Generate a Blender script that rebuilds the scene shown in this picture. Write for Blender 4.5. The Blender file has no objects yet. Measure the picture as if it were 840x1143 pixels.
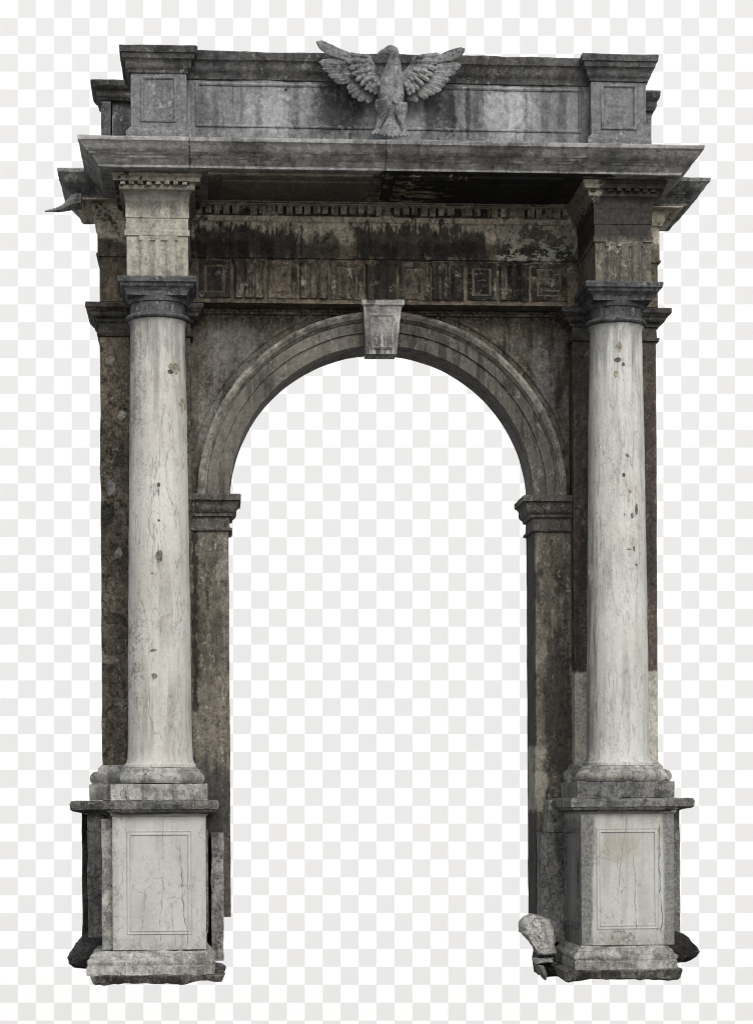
import bpy, bmesh, math, random
from mathutils import Vector, Matrix, noise as mn
random.seed(7)
SC = bpy.context.scene
COL = SC.collection
R = math.radians

# ------------------------------------------------------------------ camera frame
F = 2466.0                    # focal length in photo pixels (photo 840 x 1143)
CX, CD, CZ = -1.84, 24.66, 1.88
YAW = math.atan(180.0 / F)
ROLL = -0.0053
PX0, PY0 = 420.0, 890.0
_f = Vector((math.sin(YAW), math.cos(YAW), 0))
_r0 = Vector((math.cos(YAW), -math.sin(YAW), 0))
_u0 = Vector((0, 0, 1))
_r = _r0 * math.cos(ROLL) + _u0 * math.sin(ROLL)
_u = -_r0 * math.sin(ROLL) + _u0 * math.cos(ROLL)

def at(px, py, d):
    """photo measurement -> (x, z) on the vertical plane d metres in front of the wall face"""
    v = _f * F + _r * (px - PX0) + _u * (PY0 - py)
    t = (CD - d) / v.y
    return CX + v.x * t, CZ + v.z * t
PYD = 600                     # height in the photo at which the following widths were measured
def X(px, d, py=None): return at(px, PYD if py is None else py, d)[0]
def Z(py, d, px=430): return at(px, py, d)[1]
def ZZ(pl, pr, d):            # one level measured on the left pier and on the right pier
    return (Z(pl, d, 178) + Z(pr, d, 690)) / 2

# ------------------------------------------------------------------ object helpers
def link(o, parent=None):
    COL.objects.link(o)
    if parent is not None: o.parent = parent
    return o
def obj(name, bm, mat, parent=None, angle=32):
    me = bpy.data.meshes.new(name)
    bmesh.ops.recalc_face_normals(bm, faces=bm.faces[:])
    bm.to_mesh(me); bm.free()
    for p in me.polygons: p.use_smooth = True
    me.set_sharp_from_angle(angle=R(angle))
    me.materials.append(mat)
    return link(bpy.data.objects.new(name, me), parent)
def thing(name, label, cat, loc=(0, 0, 0), group=None):
    o = bpy.data.objects.new(name, None); link(o)
    o.location = loc; o.empty_display_size = .3
    o['label'] = label; o['category'] = cat
    if group: o['group'] = group
    return o

def fb(p, s, seed=0.0):
    return mn.fractal(Vector((p.x * s + seed, p.y * s - seed, p.z * s + seed * .7)), 0.6, 2.0, 4)
def weather(bm, amp=.006, chip=.03, scale=5.0, bias=0.0, seed=0.0, ang=.5):
    """uneven faces and broken arrises"""
    bm.normal_update()
    conv = set()
    for e in bm.edges:
        if len(e.link_faces) == 2 and e.calc_face_angle_signed(0) > ang:
            conv.add(e.verts[0].index); conv.add(e.verts[1].index)
    bm.verts.index_update()
    mv = []
    for v in bm.verts:
        n = fb(v.co, 2.2, seed + 3)
        m = fb(v.co, 9, seed + 9)
        d = v.normal * (amp * n + amp * .5 * m)
        if v.index in conv:
            c = fb(v.co, scale, seed) * .6 + fb(v.co, scale * 3.3, seed + 5) * .4
            d -= v.normal * chip * max(0.0, c * 1.6 + bias)
        mv.append(d)
    for v, d in zip(bm.verts, mv): v.co += d
    return bm

def refine(prof, step):
    out = [prof[0]]
    for (o1, z1) in prof[1:]:
        o0, z0 = out[-1]
        n = max(1, int(math.hypot(o1 - o0, z1 - z0) / step))
        for k in range(1, n + 1): out.append((o0 + (o1 - o0) * k / n, z0 + (z1 - z0) * k / n))
    return out
def arc(o0, z0, o1, z1, bulge, n=5):
    """curved moulding from one profile point to the next; bulge + convex, - concave"""
    pts = []
    L = math.hypot(o1 - o0, z1 - z0) or 1
    nx, nz = (z1 - z0) / L, -(o1 - o0) / L
    for k in range(n + 1):
        t = k / n
        b = bulge * 4 * t * (1 - t) * L
        pts.append((o0 + (o1 - o0) * t + nx * b, z0 + (z1 - z0) * t + nz * b))
    return pts
def cyma(o0, z0, o1, z1, b=.18, n=4):
    om, zm = (o0 + o1) / 2, (z0 + z1) / 2
    return arc(o0, z0, om, zm, b, n) + arc(om, zm, o1, z1, -b, n)[1:]

def stack(x0, x1, dback, dfront, prof, seg=.09, zstep=.14, bm=None, taper=None):
    """moulded block: rectangle rings of growing offset, mitred on the front and both ends"""
    bm = bm or bmesh.new()
    prof = refine(prof, zstep)
    nx = max(2, int((x1 - x0) / seg)); ny = max(2, int((dfront - dback) / seg))
    rings = []
    for (o, z) in prof:
        a, b, fr, bk = x0 - o, x1 + o, dfront + o, dback
        pts = [(a + (b - a) * k / nx, fr) for k in range(nx)]
        pts += [(b, fr + (bk - fr) * k / ny) for k in range(ny)]
        pts += [(b + (a - b) * k / nx, bk) for k in range(nx)]
        pts += [(a, bk + (fr - bk) * k / ny) for k in range(ny)]
        rings.append([bm.verts.new((x, -d, z)) for (x, d) in pts])
    n = len(rings[0])
    for r0, r1 in zip(rings, rings[1:]):
        for k in range(n):
            bm.faces.new((r0[k], r0[(k + 1) % n], r1[(k + 1) % n], r1[k]))
    bm.faces.new(rings[0][::-1]); bm.faces.new(rings[-1])
    return bm
def box(x0, x1, dback, dfront, z0, z1, seg=.09, bm=None):
    return stack(x0, x1, dback, dfront, [(0, z0), (0, z1)], seg, .12, bm)
def lathe(cx, cd, prof, n=96, zstep=.1):
    bm = bmesh.new()
    prof = refine(prof, zstep)
    rings = [[bm.verts.new((cx + r * math.cos(2 * math.pi * k / n), -cd + r * math.sin(2 * math.pi * k / n), z))
              for k in range(n)] for (r, z) in prof]
    for r0, r1 in zip(rings, rings[1:]):
        for k in range(n): bm.faces.new((r0[k], r0[(k + 1) % n], r1[(k + 1) % n], r1[k]))
    bm.faces.new(rings[0][::-1]); bm.faces.new(rings[-1])
    return bm
def frame(x0, x1, z0, z1, d, prof, closed=True, sidex=None, n_per=.1):
    """rectangular moulding; prof = [(inset, proud)...]; sidex: lies on a side face x=sidex, x range is then depth"""
    bm = bmesh.new()
    rings = []
    for (i, p) in prof:
        a, b, c, e = x0 + i, x1 - i, z0 + i, z1 - i
        pts = []
        nx = max(2, int((x1 - x0) / n_per)); nz = max(2, int((z1 - z0) / n_per))
        pts += [(a + (b - a) * k / nx, c) for k in range(nx)]
        pts += [(b, c + (e - c) * k / nz) for k in range(nz)]
        pts += [(b + (a - b) * k / nx, e) for k in range(nx)]
        pts += [(a, e + (c - e) * k / nz) for k in range(nz)]
        if sidex is None: rings.append([bm.verts.new((x, -(d + p), z)) for (x, z) in pts])
        else: rings.append([bm.verts.new((sidex[0] + sidex[1] * p, -x, z)) for (x, z) in pts])
    n = len(rings[0])
    for r0, r1 in zip(rings, rings[1:] + rings[:1]):
        for k in range(n): bm.faces.new((r0[k], r0[(k + 1) % n], r1[(k + 1) % n], r1[k]))
    return bm
def extrude_outline(pts, dback, dfront, horizontal=False):
    """outline in (x,z) given thickness in depth"""
    bm = bmesh.new()
    a = [bm.verts.new((x, -dfront, z)) for (x, z) in pts]
    b = [bm.verts.new((x, -dback, z)) for (x, z) in pts]
    bm.faces.new(a); bm.faces.new(b[::-1])
    n = len(pts)
    for k in range(n): bm.faces.new((a[k], b[k], b[(k + 1) % n], a[(k + 1) % n]))
    return bm
def triglyph_bm(x0, x1, z0, z1, d, proud=.042, depth=.036):
    w = x1 - x0
    g = w / 6.2
    xs = [(x0, d + proud - depth), (x0 + g * .45, d + proud)]
    for c in (x0 + w * .34, x0 + w * .66):
        xs += [(c - g * .55, d + proud), (c, d + proud - depth), (c + g * .55, d + proud)]
    xs += [(x1 - g * .45, d + proud), (x1, d + proud - depth)]
    bm = bmesh.new()
    zt = z1 - .055
    zs = [z0 + (zt - z0) * k / 5 for k in range(6)]
    rows = [[bm.verts.new((x, -dd, z)) for (x, dd) in xs] for z in zs]
    top = [bm.verts.new((x, -(d + proud), zt + .012)) for (x, dd) in xs]
    top2 = [bm.verts.new((x, -(d + proud), z1)) for (x, dd) in xs]
    rows += [top, top2]
    n = len(xs)
    for r0, r1 in zip(rows, rows[1:]):
        for k in range(n - 1): bm.faces.new((r0[k], r0[k + 1], r1[k + 1], r1[k]))
    back = [[bm.verts.new((x, -(d - .05), r[i].co.z)) for (x, i) in ((x0, 0), (x1, n - 1))] for r in rows]
    for k in range(len(rows) - 1):
        bm.faces.new((rows[k][0], rows[k + 1][0], back[k + 1][0], back[k][0]))
        bm.faces.new((rows[k][-1], back[k][1], back[k + 1][1], rows[k + 1][-1]))
        bm.faces.new((back[k][0], back[k + 1][0], back[k + 1][1], back[k][1]))
    bm.faces.new(rows[-1] + [back[-1][1], back[-1][0]])
    bm.faces.new(rows[0][::-1] + [back[0][0], back[0][1]])
    return bm

# ------------------------------------------------------------------ materials
class G:
    def __init__(s, name):
        s.m = bpy.data.materials.new(name); s.m.use_nodes = True
        s.t = s.m.node_tree; s.t.nodes.clear()
        s.geo = s.t.nodes.new('ShaderNodeNewGeometry').outputs['Position']
        sp = s.t.nodes.new('ShaderNodeSeparateXYZ'); s.t.links.new(s.geo, sp.inputs[0])
        s.x, s.y, s.z = sp.outputs
    def put(s, sock, v):
        if isinstance(v, (int, float, tuple, list)): sock.default_value = v
        else: s.t.links.new(v, sock)
    def math(s, op, a, b=0.0, c=0.0, clamp=False):
        n = s.t.nodes.new('ShaderNodeMath'); n.operation = op; n.use_clamp = clamp
        for i, v in enumerate((a, b, c)): s.put(n.inputs[i], v)
        return n.outputs[0]
    def add(s, a, b): return s.math('ADD', a, b)
    def mul(s, a, b): return s.math('MULTIPLY', a, b)
    def sub(s, a, b): return s.math('SUBTRACT', a, b)
    def mx(s, a, b): return s.math('MAXIMUM', a, b)
    def ramp(s, v, lo, hi, a=0.0, b=1.0):
        n = s.t.nodes.new('ShaderNodeMapRange'); n.interpolation_type = 'SMOOTHSTEP'; n.clamp = True
        for i, w in enumerate((v, lo, hi, a, b)): s.put(n.inputs[i], w)
        return n.outputs[0]
    def vec(s, sc, off=(0, 0, 0), src=None):
        n = s.t.nodes.new('ShaderNodeMapping'); n.vector_type = 'POINT'
        s.t.links.new(src or s.geo, n.inputs[0])
        n.inputs['Scale'].default_value = sc; n.inputs['Location'].default_value = off
        return n.outputs[0]
    def noise(s, scale, detail=6, rough=.6, vec=None, dist=0.0):
        n = s.t.nodes.new('ShaderNodeTexNoise')
        s.put(n.inputs['Vector'], vec or s.geo)
        n.inputs['Scale'].default_value = scale; n.inputs['Detail'].default_value = detail
        n.inputs['Roughness'].default_value = rough; n.inputs['Distortion'].default_value = dist
        return n.outputs[0]
    def mix(s, f, a, b, mode='MIX'):
        n = s.t.nodes.new('ShaderNodeMix'); n.data_type = 'RGBA'; n.blend_type = mode
        s.put(n.inputs[0], f)
        for i, v in ((6, a), (7, b)):
            s.put(n.inputs[i], v if not isinstance(v, (tuple, list)) else tuple(v[:3]) + (1,))
        return n.outputs[2]
    def ellipse(s, cx, cz, rx, rz, nz, k=.6, lo=.75, hi=1.0):
        a = s.mul(s.sub(s.x, cx), 1 / rx); b = s.mul(s.sub(s.z, cz), 1 / rz)
        d = s.math('SQRT', s.add(s.mul(a, a), s.mul(b, b)))
        d = s.add(d, s.mul(s.sub(nz, .5), k * 2))
        d = s.add(d, s.mul(s.sub(s.edge(), .5), k * 2.6))
        return s.ramp(d, lo, hi, 1.0, 0.0)
    def edge(s):
        if not hasattr(s, '_e'): s._e = s.noise(15, 7, .72)
        return s._e
    def rect(s, x0, x1, z0, z1, nz, soft=.05, k=.15):
        """patch with ragged edges"""
        w = s.mul(s.sub(nz, .5), k * 2)
        m = None
        for (v, e, sg) in ((s.x, x0, 1), (s.x, x1, -1), (s.z, z0, 1), (s.z, z1, -1)):
            t = s.mul(s.sub(v, e), sg)
            r = s.ramp(s.add(t, w), -soft, soft)
            m = r if m is None else s.mul(m, r)
        return m
    def line(s, x0, z0, z1, w, amp=.03, seed=0.0, sc=2.2, slope=0.0):
        """wandering vertical crack"""
        v = s.vec((0, 0, 1), (seed, seed * 2, 0))
        n = s.noise(sc, 6, .65, v)
        p = s.add(s.add(s.mul(s.sub(n, .5), amp * 7), x0), s.mul(s.sub(s.z, (z0 + z1) / 2), slope))
        n2 = s.noise(17, 4, .7, v); p = s.add(p, s.mul(s.sub(n2, .5), amp * 1.6))
        d = s.math('ABSOLUTE', s.sub(s.x, p))
        wv = s.mul(s.ramp(s.noise(7, 3, .6, v), .34, .66, .25, 1.6), w)
        m = s.ramp(s.math('DIVIDE', d, wv), .3, 1.0, 1.0, 0.0)
        m = s.mul(m, s.ramp(s.z, z0, z0 + .06)); m = s.mul(m, s.ramp(s.z, z1 - .06, z1, 1.0, 0.0))
        return m

def stone(name, light, mid, brown=None, brown_amt=0., streak=None, streak_amt=0., streak_w=7., crust=None, crust_amt=0.,
          crust_lo=.56, fleck=None, fleck_amt=0., vein=None, vein_amt=0., crack_amt=0., bump=.5, rough=.88, contrast=.45,
          offset=(0, 0, 0), extra=None, streak_lo=.47, fine=30., pit=.7, wear=.55):
    g = G(name)
    pos = g.vec((1, 1, 1), offset); g_pos = pos
    nb = g.noise(.9, 5, .6, pos); nm = g.noise(4.2, 6, .65, pos); nf = g.noise(fine, 6, .7, pos); ng = g.noise(140, 3, .7, pos)
    t = g.ramp(g.add(g.mul(nb, .55), g.mul(nm, .45)), .36, .64)
    col = g.mix(t, light, mid)
    if brown: col = g.mix(g.mul(g.ramp(g.noise(1.6, 6, .65, g.vec((1, 1, .6), (offset[0] + 5, 3, 9))), .42, .66), brown_amt), col, brown)
    sv = g.noise(streak_w, 7, .62, g.vec((1, 1, .09), (offset[0] + 2, 1, 4)))
    st = g.ramp(sv, streak_lo, streak_lo + .12)
    if streak: col = g.mix(g.mul(g.mul(st, g.ramp(nb, .3, .6)), streak_amt), col, streak)
    h = g.add(g.mul(nf, .55), g.add(g.mul(ng, .18), g.mul(nm, .5)))
    if vein:
        vn = g.noise(5.5, 4, .55, g.vec((1, 1, .16), (offset[0] + 9, 2, 7)), .25)
        v = g.ramp(g.math('ABSOLUTE', g.sub(vn, .5)), .002, .012, 1., 0.)
        vn2 = g.noise(8.5, 5, .6, g.vec((1, 1, .13), (offset[0] + 1, 8, 3)), .25)
        v = g.mx(v, g.mul(g.ramp(g.math('ABSOLUTE', g.sub(vn2, .53)), .001, .008, 1., 0.), .8))
        v = g.mul(v, g.ramp(g.noise(2.3, 3), .30, .52))
        col = g.mix(g.mul(v, vein_amt), col, vein); h = g.sub(h, g.mul(v, .35))
    if crust:
        cr = g.add(g.mul(nm, .6), g.mul(nf, .4))
        c = g.ramp(cr, crust_lo - .03, crust_lo + .005)
        col = g.mix(g.mul(c, crust_amt), col, crust); h = g.sub(h, g.mul(c, .25))
    if fleck:
        fl = g.add(g.mul(g.noise(11, 8, .75, g.vec((1, 1, .55), (offset[0] + 4, 4, 1))), .7), g.mul(nf, .3))
        fm = g.mul(g.ramp(fl, .545, .575), g.ramp(g.noise(1.4, 3, .5, g.vec((1, 1, 1), (7, 1, 2))), .38, .54))
        col = g.mix(g.mul(fm, fleck_amt), col, fleck); h = g.sub(h, g.mul(fm, .35))
    # small hard-edged pits and worn, paler arrises
    pt = g.ramp(g.noise(46, 5, .75, g.vec((1, 1, .8), (offset[0] + 3, 6, 2))), .60, .635)
    pt = g.mul(pt, g.ramp(g.noise(2.6, 4, .6, g.vec((1, 1, 1), (offset[0], 9, 2))), .42, .58))
    col = g.mix(g.mul(pt, pit), col, (.03, .028, .026)); h = g.sub(h, g.mul(pt, .35))
    if wear:
        be = g.t.nodes.new('ShaderNodeBevel'); be.samples = 4; be.inputs['Radius'].default_value = .02
        ge = g.t.nodes.new('ShaderNodeNewGeometry')
        dt = g.t.nodes.new('ShaderNodeVectorMath'); dt.operation = 'DOT_PRODUCT'
        g.t.links.new(be.outputs[0], dt.inputs[0]); g.t.links.new(ge.outputs['Normal'], dt.inputs[1])
        em = g.mul(g.ramp(dt.outputs['Value'], .90, .985, 1., 0.), g.ramp(g.noise(9, 6, .7), .46, .58))
        wc = tuple(min(.6, c * 1.5 + .12) for c in light)
        col = g.mix(g.mul(em, wear), col, wc)
    if crack_amt:
        vo = g.t.nodes.new('ShaderNodeTexVoronoi'); vo.feature = 'DISTANCE_TO_EDGE'
        vo.inputs['Scale'].default_value = 2.6
        dv = g.t.nodes.new('ShaderNodeVectorMath'); dv.operation = 'MULTIPLY_ADD'
        nt = g.t.nodes.new('ShaderNodeTexNoise'); nt.inputs['Scale'].default_value = 5; nt.inputs['Detail'].default_value = 6
        g.t.links.new(g.geo, nt.inputs['Vector'])
        g.t.links.new(nt.outputs['Color'], dv.inputs[0]); dv.inputs[1].default_value = (.35, .35, .35)
        g.t.links.new(g.vec((1, 1, .55), offset), dv.inputs[2]); g.t.links.new(dv.outputs[0], vo.inputs['Vector'])
        ck = g.mul(g.ramp(vo.outputs['Distance'], .002, .012, 1., 0.), g.ramp(g.noise(1.9, 3), .43, .55))
        col = g.mix(g.mul(ck, crack_amt), col, (.04, .035, .03)); h = g.sub(h, g.mul(ck, .6))
    if extra:
        r = extra(g, col, h, dict(nb=nb, nm=nm, nf=nf, ng=ng, st=st, sv=sv))
        col, h = r
    na = g.noise(13, 9, .74, g.vec((1, 1, .85), (offset[0] + 8, 2, 5)))
    k = g.add(g.mul(g.sub(na, .5), contrast * 5.5), g.mul(g.sub(nf, .5), contrast * 4.5))
    k = g.add(k, g.add(g.mul(g.sub(ng, .5), contrast * 3.2), g.mul(g.sub(nm, .5), contrast * 2.4)))
    k = g.mx(g.add(k, 1.0), .10); h = g.add(h, g.mul(na, .5))
    cc = g.t.nodes.new('ShaderNodeCombineXYZ')
    for i in range(3): g.t.links.new(k, cc.inputs[i])
    col = g.mix(1.0, col, cc.outputs[0], 'MULTIPLY')
    b = g.t.nodes.new('ShaderNodeBsdfPrincipled'); o = g.t.nodes.new('ShaderNodeOutputMaterial')
    g.t.links.new(col, b.inputs['Base Color']); b.inputs['Roughness'].default_value = rough
    b.inputs['Specular IOR Level'].default_value = .25
    bp = g.t.nodes.new('ShaderNodeBump'); bp.inputs['Strength'].default_value = bump; bp.inputs['Distance'].default_value = .045
    g.t.links.new(h, bp.inputs['Height'])
    bv = g.t.nodes.new('ShaderNodeBevel'); bv.samples = 4; bv.inputs['Radius'].default_value = .008
    g.t.links.new(bv.outputs[0], bp.inputs['Normal'])
    g.t.links.new(bp.outputs[0], b.inputs['Normal']); g.t.links.new(b.outputs[0], o.inputs[0])
    return g.m

# ------------------------------------------------------------------ levels (metres)
D_COL = 1.15
z_pbot = ZZ(1089, 1087, 1.7)
z_pb2 = ZZ(1074, 1070, 1.72)
z_dado0 = ZZ(1060, 1056, 1.64)
z_dado1 = ZZ(911, 909, 1.64)
z_cap0 = ZZ(905, 902.5, 1.75)
z_cap1 = ZZ(893.5, 891.5, 1.78)
z_pl1 = ZZ(874.5, 873, 1.63)
z_tor1 = ZZ(859, 857, 1.5)
z_sh0 = ZZ(856.5, 854.5, 1.48)
z_ast0 = ZZ(353, 359, 1.47)
z_ast1 = ZZ(346, 353, 1.47)
z_ech = ZZ(332, 338, 1.48)
z_ab1 = ZZ(307, 313.5, 1.56)
z_tri1 = ZZ(262.5, 269, 1.45)
z_tae1 = ZZ(256, 262.5, 1.47)
z_blk1 = ZZ(215, 221, 1.45)
z_sof = ZZ(187, 195, 1.75)
z_cor1 = ZZ(150, 160, 1.97)
z_at0 = ZZ(143, 153, 1.35)
z_at1 = ZZ(72, 81, 1.32)
z_at2 = ZZ(48, 58, 1.45)
#print('levels', [round(v, 3) for v in (z_pbot, z_dado0, z_dado1, z_cap1, z_pl1, z_sh0, z_ast0, z_ab1, z_tri1, z_blk1, z_sof, z_cor1, z_at0, z_at2)])
xcL, xcR = X(177.2, 1.2), X(689.0, 1.2)
xcs = (xcL, xcR)

# ------------------------------------------------------------------ stone kinds
WHITE = (.56, .555, .525); PALE = (.44, .43, .40); GREY = (.20, .20, .198); DGREY = (.10, .10, .10)
BROWN = (.10, .083, .064); DBROWN = (.05, .043, .036); BLACK = (.016, .015, .015); BUFF = (.33, .29, .225)

def col_marks(marks):
    def fx(g, col, h, n):
        for (px, py, rx, rz, c, dep) in marks:
            cx, cz = at(px, py, 1.47)
            m = g.ellipse(cx, cz, rx / 130, rz / 125, n['nf'], .5)
            m = g.mul(m, .92); c = g.mix(g.ramp(n['nf'], .38, .6), tuple(q * .45 for q in c), tuple(min(.6, q * 1.15) for q in c))
            col = g.mix(m, col, c); h = g.sub(h, g.mul(m, dep))
        return col, h
    return fx
HOLE = (.085, .078, .068)
def left_col_fx(g, col, h, n):
    xl = xcL - .34
    # dark pitting, stronger towards the left flank of the shaft
    side = g.ramp(g.x, xl - .02, xl + .34, 1., 0.)
    band = g.mx(g.mul(g.ramp(g.z, z_sh0 + .2, z_sh0 + 1.0), g.ramp(g.z, z_sh0 + 1.2, z_sh0 + 2.0, 1., 0.)),
                g.mul(g.ramp(g.z, z_ast0 - 2.4, z_ast0 - 1.3), .8))
    pits = g.ramp(g.add(g.mul(n['nf'], .6), g.mul(n['nm'], .4)), .49, .56)
    m = g.mul(g.mul(side, pits), g.add(g.mul(band, .8), .15))
    col = g.mix(m, col, (.15, .14, .125)); h = g.sub(h, g.mul(m, .3))
    top_grey = g.mul(g.ramp(g.add(g.z, g.mul(g.sub(n['sv'], .5), 2.2)), z_ast0 - .75, z_ast0 + .05), .62)  # shaft colour greys in streaks towards the top
    col = g.mix(top_grey, col, (.17, .165, .155))
    return col_marks([(194, 409, 8, 8, (.30, .26, .19), .5), (190, 414, 4, 3, HOLE, .6), (177, 541, 2.4, 3.5, HOLE, .6), (177, 550, 1.2, 7, (.2, .19, .17), .2),
                      (177, 581, 2, 2, HOLE, .8), (177.5, 621, 5.2, 9.5, (.16, .15, .135), .4), (170, 640, 3, 1.2, (.25, .22, .18), .3),
                      (171, 726, 4.5, 2, (.2, .18, .15), .5), (172, 755, 4, 4.5, (.2, .19, .17), .4), (203, 450, 4, 9, (.42, .37, .28), .4)])(g, col, h, n)
def right_col_fx(g, col, h, n):
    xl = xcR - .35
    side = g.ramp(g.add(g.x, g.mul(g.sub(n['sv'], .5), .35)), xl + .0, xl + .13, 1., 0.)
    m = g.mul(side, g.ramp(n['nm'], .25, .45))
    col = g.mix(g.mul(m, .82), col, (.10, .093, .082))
    top_grey = g.mul(g.ramp(g.add(g.z, g.mul(g.sub(n['sv'], .5), 2.2)), z_ast0 - .65, z_ast0 + .05), .62)  # this shaft also turns greyer near its top
    col = g.mix(top_grey, col, (.15, .147, .14))
    return col_marks([(691, 386, 5, 7, (.30, .27, .21), .4), (690, 401, 6, 4, HOLE, .8), (696, 406, 2.5, 3, HOLE, .8), (688, 417, 4, 5, (.42, .36, .26), .3), (700, 508, 2.5, 2.5, (.2, .17, .13), .5),
                      (696, 530, 2.2, 3, HOLE, .8), (703, 548, 2.4, 3, (.3, .24, .16), .5), (711, 568, 2.8, 8, HOLE, .8), (706, 575, 2, 5, (.16, .14, .12), .5),
                      (697, 574, 1.5, 1.5, HOLE, .7), (708, 612, 2, 4, (.15, .13, .11), .5), (711, 630, 2, 2.2, HOLE, .6), (702, 613, 5, 1.2, (.2, .18, .15), .4)])(g, col, h, n)
M = {}
M['column_left'] = stone('pale_marble_shaft', (.61, .598, .555), (.53, .515, .47), BUFF, .25, (.30, .29, .262), .6, 12., vein=(.24, .22, .19), vein_amt=.55,
                         contrast=.065, bump=.4, fleck=(.24, .225, .20), fleck_amt=.4, pit=.4, extra=left_col_fx, offset=(0, 0, 0))
M['column_right'] = stone('pale_marble_shaft_stained', (.635, .627, .592), (.565, .556, .52), (.40, .37, .31), .3, (.33, .325, .305), .55, 12., vein=(.25, .23, .20), vein_amt=.5,
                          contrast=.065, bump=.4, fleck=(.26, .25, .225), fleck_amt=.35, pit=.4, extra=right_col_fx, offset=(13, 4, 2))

def ped_fx(i):
    def fx(g, col, h, n):
        xc = xcs[i]
        if i == 0:
            L = [(X(203, 1.64), z_dado0 + .02, z_dado0 + 1.1, .007, .02, 1., 2.5, -.05), (X(157, 1.64), z_dado0, z_dado0 + .62, .0035, .02, 4., 2.2, .1),
                 (X(178, 1.64), z_dado0, z_dado0 + .8, .003, .02, 8., 2.5, .05), (X(191, 1.64), z_dado0, z_dado0 + .5, .0035, .015, 9., 3, -.1), (X(180, 1.64), z_dado0 + .9, z_dado1, .0025, .01, 3., 3, 0)]
        else:
            L = [(X(706, 1.64), z_dado0 + .15, z_dado0 + .95, .005, .022, 2., 2.5, -.04), (X(734, 1.64), z_dado0 + .1, z_dado1 - .1, .009, .018, 7., 2.4, 0.),
                 (X(692, 1.64), z_dado0 + .5, z_dado1, .004, .02, 5., 2.5, .1)]
        for (x, z0, z1, w, amp, sd, sc, sl) in L:
            m = g.line(x, z0, z1, w, amp, sd, sc, sl)
            col = g.mix(g.mul(m, .7), col, (.07, .065, .055)); h = g.sub(h, g.mul(m, .7))
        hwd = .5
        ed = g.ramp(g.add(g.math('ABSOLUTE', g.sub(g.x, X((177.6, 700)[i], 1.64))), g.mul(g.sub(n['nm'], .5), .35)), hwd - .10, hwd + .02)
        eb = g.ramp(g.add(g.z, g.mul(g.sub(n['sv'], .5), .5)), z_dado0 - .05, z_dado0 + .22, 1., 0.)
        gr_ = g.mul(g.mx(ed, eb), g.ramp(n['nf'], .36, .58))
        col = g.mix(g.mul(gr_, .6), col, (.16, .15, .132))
        # grey weather stains
        if i == 1:
            m = g.mul(g.rect(X(640, 1.64), X(659, 1.64), z_dado0 - .1, z_dado1 - .05, n['sv'], .03, .12), .85)
            col = g.mix(g.mul(m, g.ramp(n['sv'], .3, .5, .55, 1.)), col, g.mix(g.ramp(n['nf'], .35, .62), (.07, .068, .064), (.2, .195, .18)))
            m = g.mul(g.rect(X(738, 1.64), X(760, 1.64), z_dado0 - .1, z_dado1 + .1, n['sv'], .02, .03), .85)
            col = g.mix(m, col, g.mix(g.ramp(n['nf'], .35, .62), (.085, .085, .082), (.22, .218, .21)))
            m = g.mul(g.ellipse(X(690, 1.64), Z(945, 1.64, 690), .24, .2, n['nm'], .5, .4, 1.1), .5)
            col = g.mix(m, col, (.36, .32, .25))
            m = g.mul(g.ellipse(X(690, 1.64), Z(1048, 1.64, 690), .14, .09, n['nf'], .7), .8)
            col = g.mix(m, col, g.mix(g.ramp(n['nf'], .38, .6), (.13, .12, .105), (.40, .385, .35)))
        else:
            m = g.mul(g.ellipse(X(160, 1.64), Z(1030, 1.64, 160), .15, .4, n['nm'], .6, .4, 1.1), .3)
            col = g.mix(m, col, (.30, .29, .26))
        # chipped, soiled arris
        return col, h
    return fx
for i, nm_ in ((0, 'pedestal_left'), (1, 'pedestal_right')):
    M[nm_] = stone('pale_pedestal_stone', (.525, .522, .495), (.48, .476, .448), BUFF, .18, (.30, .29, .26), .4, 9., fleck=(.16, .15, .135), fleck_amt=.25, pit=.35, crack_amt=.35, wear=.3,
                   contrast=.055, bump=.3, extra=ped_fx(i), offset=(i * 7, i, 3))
M['ped_trim'] = stone('weathered_pale_moulding', (.50, .49, .455), (.36, .352, .325), BUFF, .3, (.12, .115, .11), .7, 6., (.09, .086, .08), .65, .55, (.55, .54, .50), .4, crack_amt=.8, contrast=.4, bump=.7, offset=(3, 8, 1))
M['cap_slab'] = stone('lichen_grey_slab', (.27, .265, .25), (.13, .13, .125), BUFF, .25, (.06, .06, .058), .6, 6., BLACK, .5, .55, (.42, .41, .38), .5, crack_amt=.6, contrast=.5, bump=.8, offset=(6, 3, 5))
M['footing'] = stone('rough_footing_stone', (.26, .25, .225), (.12, .117, .108), BROWN, .4, None, 0, 6., BLACK, .7, .53, (.42, .40, .35), .5, crack_amt=.6, contrast=.6, bump=1.0, offset=(9, 3, 5))
M['lump'] = stone('broken_moulding_stone', (.085, .083, .08), (.03, .03, .03), BROWN, .3, None, 0, 6., BLACK, .7, .5, (.22, .21, .19), .4, contrast=.7, bump=1., offset=(2, 3, 5))
M['rear_ped'] = stone('grey_rear_pedestal', (.21, .205, .195), (.13, .128, .122), BUFF, .2, (.07, .068, .065), .8, 9., BLACK, .5, .57, (.42, .41, .38), .6, crack_amt=.5, contrast=.5, bump=.7, offset=(1, 6, 5))
M['block'] = stone('tooled_grey_block', (.36, .355, .335), (.27, .265, .25), BROWN, .25, (.09, .087, .08), .6, 12., BLACK, .3, .58, (.36, .35, .32), .4, contrast=.7, bump=1.0, offset=(4, 6, 5))
M['loose'] = stone('pale_rubble_stone', (.70, .69, .66), (.58, .57, .54), BUFF, .3, None, 0, 9., (.13, .125, .115), .6, .57, None, 0, crack_amt=.8, contrast=.5, bump=1.0, offset=(4, 16, 5))

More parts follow.
